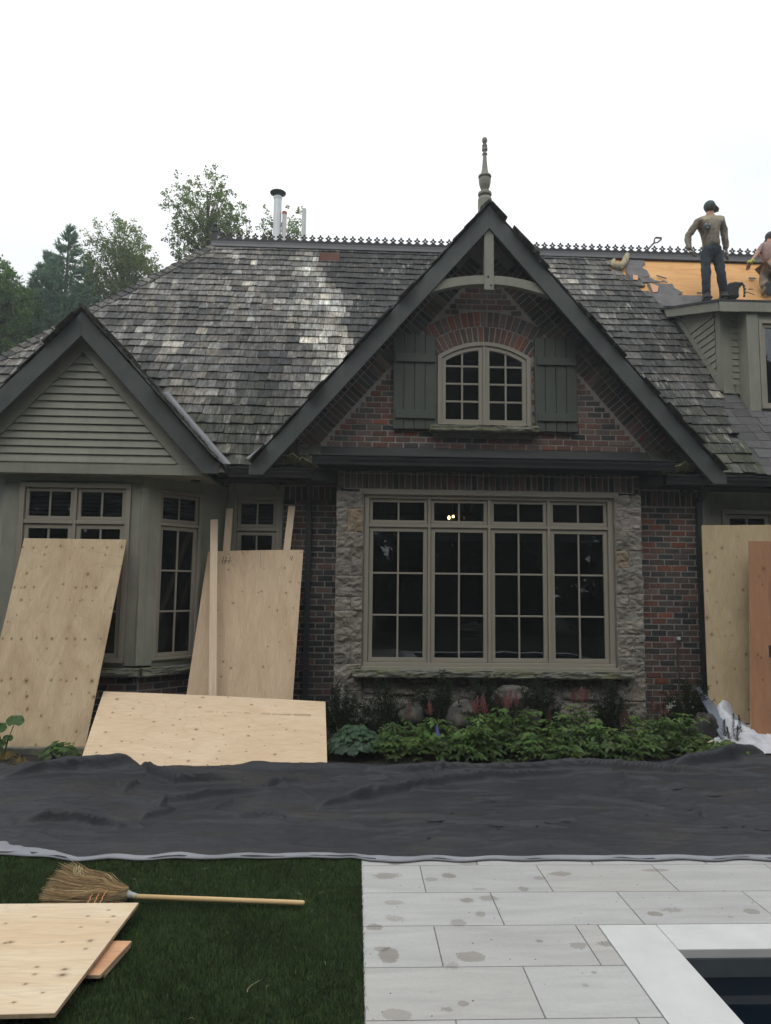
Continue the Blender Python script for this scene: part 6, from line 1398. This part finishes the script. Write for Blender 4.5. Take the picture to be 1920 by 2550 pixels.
# ================================================================= TREES
M_tleaf = leafm('tree_leaf', .6, .25); M_bark = colmat('tree_bark', .9, 12, .4, .6, .02)
def inpoly(x, y, P):
    c = False; j = len(P)-1
    for i in range(len(P)):
        if (P[i][1] > y) != (P[j][1] > y) and x < (P[j][0]-P[i][0])*(y-P[i][1])/(P[j][1]-P[i][1])+P[i][0]: c = not c
        j = i
    return c
def tree(Y, P, cov, cols, seed, label, ls=.085, cr=.19, depth=1.3, nl=26):
    """P: crown outline, scaled to its real size at distance Y; leaf clusters fill a crown of real depth"""
    r = random.Random(seed); W_ = [Vector(onY(px, py, Y)) for px, py in P]; cx = sum(q.x for q in W_)/len(W_); t = thing('broadleaf_tree', label, 'tree', (cx, Y, 0)); O_ = Vector((cx, Y, 0))
    Q = [(q.x-cx, q.z) for q in W_]; x0, x1 = min(q[0] for q in Q), max(q[0] for q in Q); z0, z1 = min(q[1] for q in Q), max(q[1] for q in Q)
    A = abs(sum(Q[i][0]*Q[(i+1) % len(Q)][1]-Q[(i+1) % len(Q)][0]*Q[i][1] for i in range(len(Q))))/2; N = int(A/(pi*cr*cr)*cov)
    b = MB(); fk = Vector(((x0+x1)/2*.5, 0, z0-.6)); top = Vector(((x0+x1)/2, 0, z0+(z1-z0)*.75)); b.tube([(0, 0, 0), tuple(fk*.5), tuple(fk)], [.22, .18, .14], 8, (.10, .085, .065)); b.tube([tuple(fk), tuple(fk.lerp(top, .5)+Vector((.08, 0, 0))), tuple(top)], [.13, .07, .02], 6, (.10, .085, .065))
    V = []; Cc = []; k = 0; limbs = []
    while k < N:
        x = r.uniform(x0, x1); z = r.uniform(z0, z1)
        if not inpoly(x, z, Q): continue
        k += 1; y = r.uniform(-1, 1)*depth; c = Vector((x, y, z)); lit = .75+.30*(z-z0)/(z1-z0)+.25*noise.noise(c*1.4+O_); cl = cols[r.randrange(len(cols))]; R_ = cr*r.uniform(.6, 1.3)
        if k % 5 == 0: a_ = fk.lerp(top, min(1, max(0, (z-z0)/(z1-z0)-.15+r.uniform(-.1, .1)))); b.tube([tuple(a_), tuple(a_.lerp(c, .55)+Vector((0, 0, -.05))), tuple(c)], [.028, .016, .005], 4, (.10, .085, .065))
        for i in range(nl):
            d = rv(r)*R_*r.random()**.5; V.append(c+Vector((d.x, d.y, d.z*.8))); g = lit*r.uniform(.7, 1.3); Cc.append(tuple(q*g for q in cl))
    b.build('trunk', M_bark, t); n_ = len(V); PP = np.array([tuple(v) for v in V]); R_ = np.random.default_rng(seed)
    u = R_.normal(size=(n_, 3)); u /= np.linalg.norm(u, axis=1)[:, None]; w_ = R_.normal(size=(n_, 3)); w_ -= (w_*u).sum(1)[:, None]*u; w_ /= np.linalg.norm(w_, axis=1)[:, None]; s_ = ls*R_.uniform(.6, 1.25, n_)[:, None]
    np_mesh('foliage', np.stack([PP-u*s_*.5, PP+w_*s_*.32, PP+u*s_*.5, PP-w_*s_*.32], 1).reshape(-1, 3), np.arange(4*n_).reshape(-1, 4), M_tleaf, t, col=np.array(Cc)); return t
G1 = [(.075, .150, .042), (.11, .19, .055), (.055, .11, .034)]; G2_ = [(.13, .175, .06), (.17, .21, .075), (.09, .13, .045)]; G3 = [(.13, .19, .075), (.16, .21, .09), (.09, .14, .055)]
q2 = lambda L_: [(x*.3, 500+y*.3) for x, y in L_]; q0_ = lambda L_: [(400+x*.36014, 400+y*.36014) for x, y in L_]
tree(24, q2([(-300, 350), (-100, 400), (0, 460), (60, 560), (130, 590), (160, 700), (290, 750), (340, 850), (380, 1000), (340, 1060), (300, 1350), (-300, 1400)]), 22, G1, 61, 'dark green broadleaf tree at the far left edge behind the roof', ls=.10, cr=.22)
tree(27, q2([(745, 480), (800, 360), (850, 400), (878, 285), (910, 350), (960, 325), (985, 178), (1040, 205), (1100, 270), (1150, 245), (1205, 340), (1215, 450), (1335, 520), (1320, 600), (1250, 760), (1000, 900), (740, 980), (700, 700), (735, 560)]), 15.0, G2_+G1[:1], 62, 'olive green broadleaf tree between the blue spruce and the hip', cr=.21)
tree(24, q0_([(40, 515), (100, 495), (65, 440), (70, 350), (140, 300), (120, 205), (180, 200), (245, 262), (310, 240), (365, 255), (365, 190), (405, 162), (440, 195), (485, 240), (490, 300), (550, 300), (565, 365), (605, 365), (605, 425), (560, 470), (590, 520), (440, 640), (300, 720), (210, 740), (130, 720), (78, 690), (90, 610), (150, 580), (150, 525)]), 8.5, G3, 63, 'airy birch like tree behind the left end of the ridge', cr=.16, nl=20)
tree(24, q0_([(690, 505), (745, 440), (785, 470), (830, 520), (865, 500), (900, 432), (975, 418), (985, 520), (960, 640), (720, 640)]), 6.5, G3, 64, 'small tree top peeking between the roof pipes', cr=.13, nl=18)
def spruce(px_top, py_top, Y, h_m, wmax, seed, label, top_only=None):
    r = random.Random(seed); tp = Vector(onY(px_top, py_top, Y)); t = thing('spruce_tree', label, 'tree', (tp.x, Y, 0), 'blue spruces'); b = MB(); b.tube([(0, 0, 0), (0, 0, tp.z*.7), (0, 0, tp.z)], [.2, .1, .012], 8, (.07, .055, .045)); b.build('trunk', M_bark, t)
    V = []; C_ = []
    z = .12
    br = []
    while z < h_m:
        R_ = wmax*min(1., (z/h_m)**.75*1.05); nb = 5+int(z*2.2)
        for k in range(nb):
            a = r.uniform(0, 2*pi); l = R_*r.uniform(.7, 1.1); d = Vector((cos(a), sin(a), 0)); p0 = Vector((0, 0, tp.z-z)); rise = .45 if z < 1 else .12
            br.append((p0, p0+d*l*.6+Vector((0, 0, -l*.12+.0)), p0+d*l+Vector((0, 0, l*rise*.6+.06))))
        z += .20
    for p0, p1, p2 in br:
        L_ = (p2-p0).length; nn = int(18+L_*60)
        for i in range(nn):
            f = r.uniform(.1, 1); p = p0.lerp(p1, f*2) if f < .5 else p1.lerp(p2, f*2-1); dr = ((p2-p0).normalized()+rv(r)*.7+Vector((0, 0, .25))).normalized(); V.append((p+rv(r)*.05*(1 if f < .9 else .3), dr)); g = r.uniform(.55, 1.35); C_.append((.105*g, .185*g, .15*g))
    for i in range(60): p = Vector((0, 0, tp.z-r.uniform(0, .5))); V.append((p, (Vector((0, 0, 1))+rv(r)*.5).normalized())); C_.append((.07, .10, .09))
    P = np.array([tuple(v[0]) for v in V]); u = np.array([tuple(v[1]) for v in V]); N = len(V); R2 = np.random.default_rng(seed); w_ = R2.normal(size=(N, 3)); w_ -= (w_*u).sum(1)[:, None]*u; w_ /= np.linalg.norm(w_, axis=1)[:, None]; s_ = R2.uniform(.10, .2, N)[:, None]
    VV = np.stack([P-w_*.018, P+w_*.018, P+u*s_+w_*.007, P+u*s_-w_*.007], 1).reshape(-1, 3); np_mesh('foliage', VV, np.arange(4*N).reshape(-1, 4), M_needle, t, col=np.array(C_))
spruce(173, 566, 25, 6.0, 1.75, 71, 'tall blue spruce with a pointed tip behind the small left gable')
spruce(120, 630, 26, 5.0, 1.25, 72, 'lower blue spruce top left of the tall spruce'); spruce(222, 640, 27, 5.0, 1.2, 73, 'blue spruce top tucked right of the tall spruce')
spruce(97, 660, 25.5, 5.0, 1.0, 74, 'leftmost blue spruce top beside the dark broadleaf tree')

# unseen trees behind the camera, added and shaped to darken panes and facade
r = random.Random(5); Vs = []; Cs = []
for k in range(36):
    aa = radians(10-200*k/35); cx_ = 24*cos(aa)+r.uniform(-1, 1); cy_ = 4+17.5*sin(aa)*1.0+r.uniform(-1, 1); top_ = r.uniform(12.0, 15.5) if 6 < k < 30 else r.uniform(10, 12)
    for j in range(330):
        d = rv(r); q = Vector((cx_+d.x*2.4*r.random()**.4, cy_+d.y*2.0, top_*.48+d.z*top_*.48)); 
        for i in range(14): p = q+rv(r)*.45; Vs.append(tuple(p)); g = r.uniform(.5, 1.3); Cs.append((.022*g, .036*g, .016*g))
P = np.array(Vs); N = len(P); R2 = np.random.default_rng(1); u = R2.normal(size=(N, 3)); u /= np.linalg.norm(u, axis=1)[:, None]; w_ = R2.normal(size=(N, 3)); w_ /= np.linalg.norm(w_, axis=1)[:, None]
tag(np_mesh('unseen_wood', np.stack([P-u*.30, P+w_*.24, P+u*.30, P-w_*.24], 1).reshape(-1, 3), np.arange(4*N).reshape(-1, 4), M_tleaf, col=np.array(Cs)), 'unseen wood behind the camera added to darken the window panes and the facade', 'wood', kind='stuff')

r = random.Random(31); b = MB()
for k in range(150):
    x = r.uniform(.1, 3.2); y = r.uniform(3.0, 4.8)
    if x > 1.29 and y < 3.98: continue
    s_ = r.uniform(.0012, .0035); b.ball((x, y, .001), (s_*r.uniform(1, 2), s_, .001), tuple(q*r.uniform(.5, 1.3) for q in (.10, .085, .065)), 5)
tag(b.build('paving_grit', M_flow), 'tiny dark grit scattered over the pale paving', 'grit', kind='stuff')

# ================================================================= FLARE VEIL (thin volume added to imitate lens flare)
b = MB(); b.box(-95, 95, -75, 115, -3.0, 24)
hm = bpy.data.materials.new('flare_volume'); hm.use_nodes = True; ht = hm.node_tree; ht.nodes.clear(); ho = ht.nodes.new('ShaderNodeOutputMaterial'); pv = ht.nodes.new('ShaderNodeVolumePrincipled')
pv.inputs['Density'].default_value = .0024; pv.inputs['Color'].default_value = (.86, .91, .95, 1); pv.inputs['Anisotropy'].default_value = .3; ht.links.new(pv.outputs[0], ho.inputs['Volume'])
tag(b.build('flare_veil', hm), 'thin grey volume added over the yard to imitate lens flare', kind='stuff')
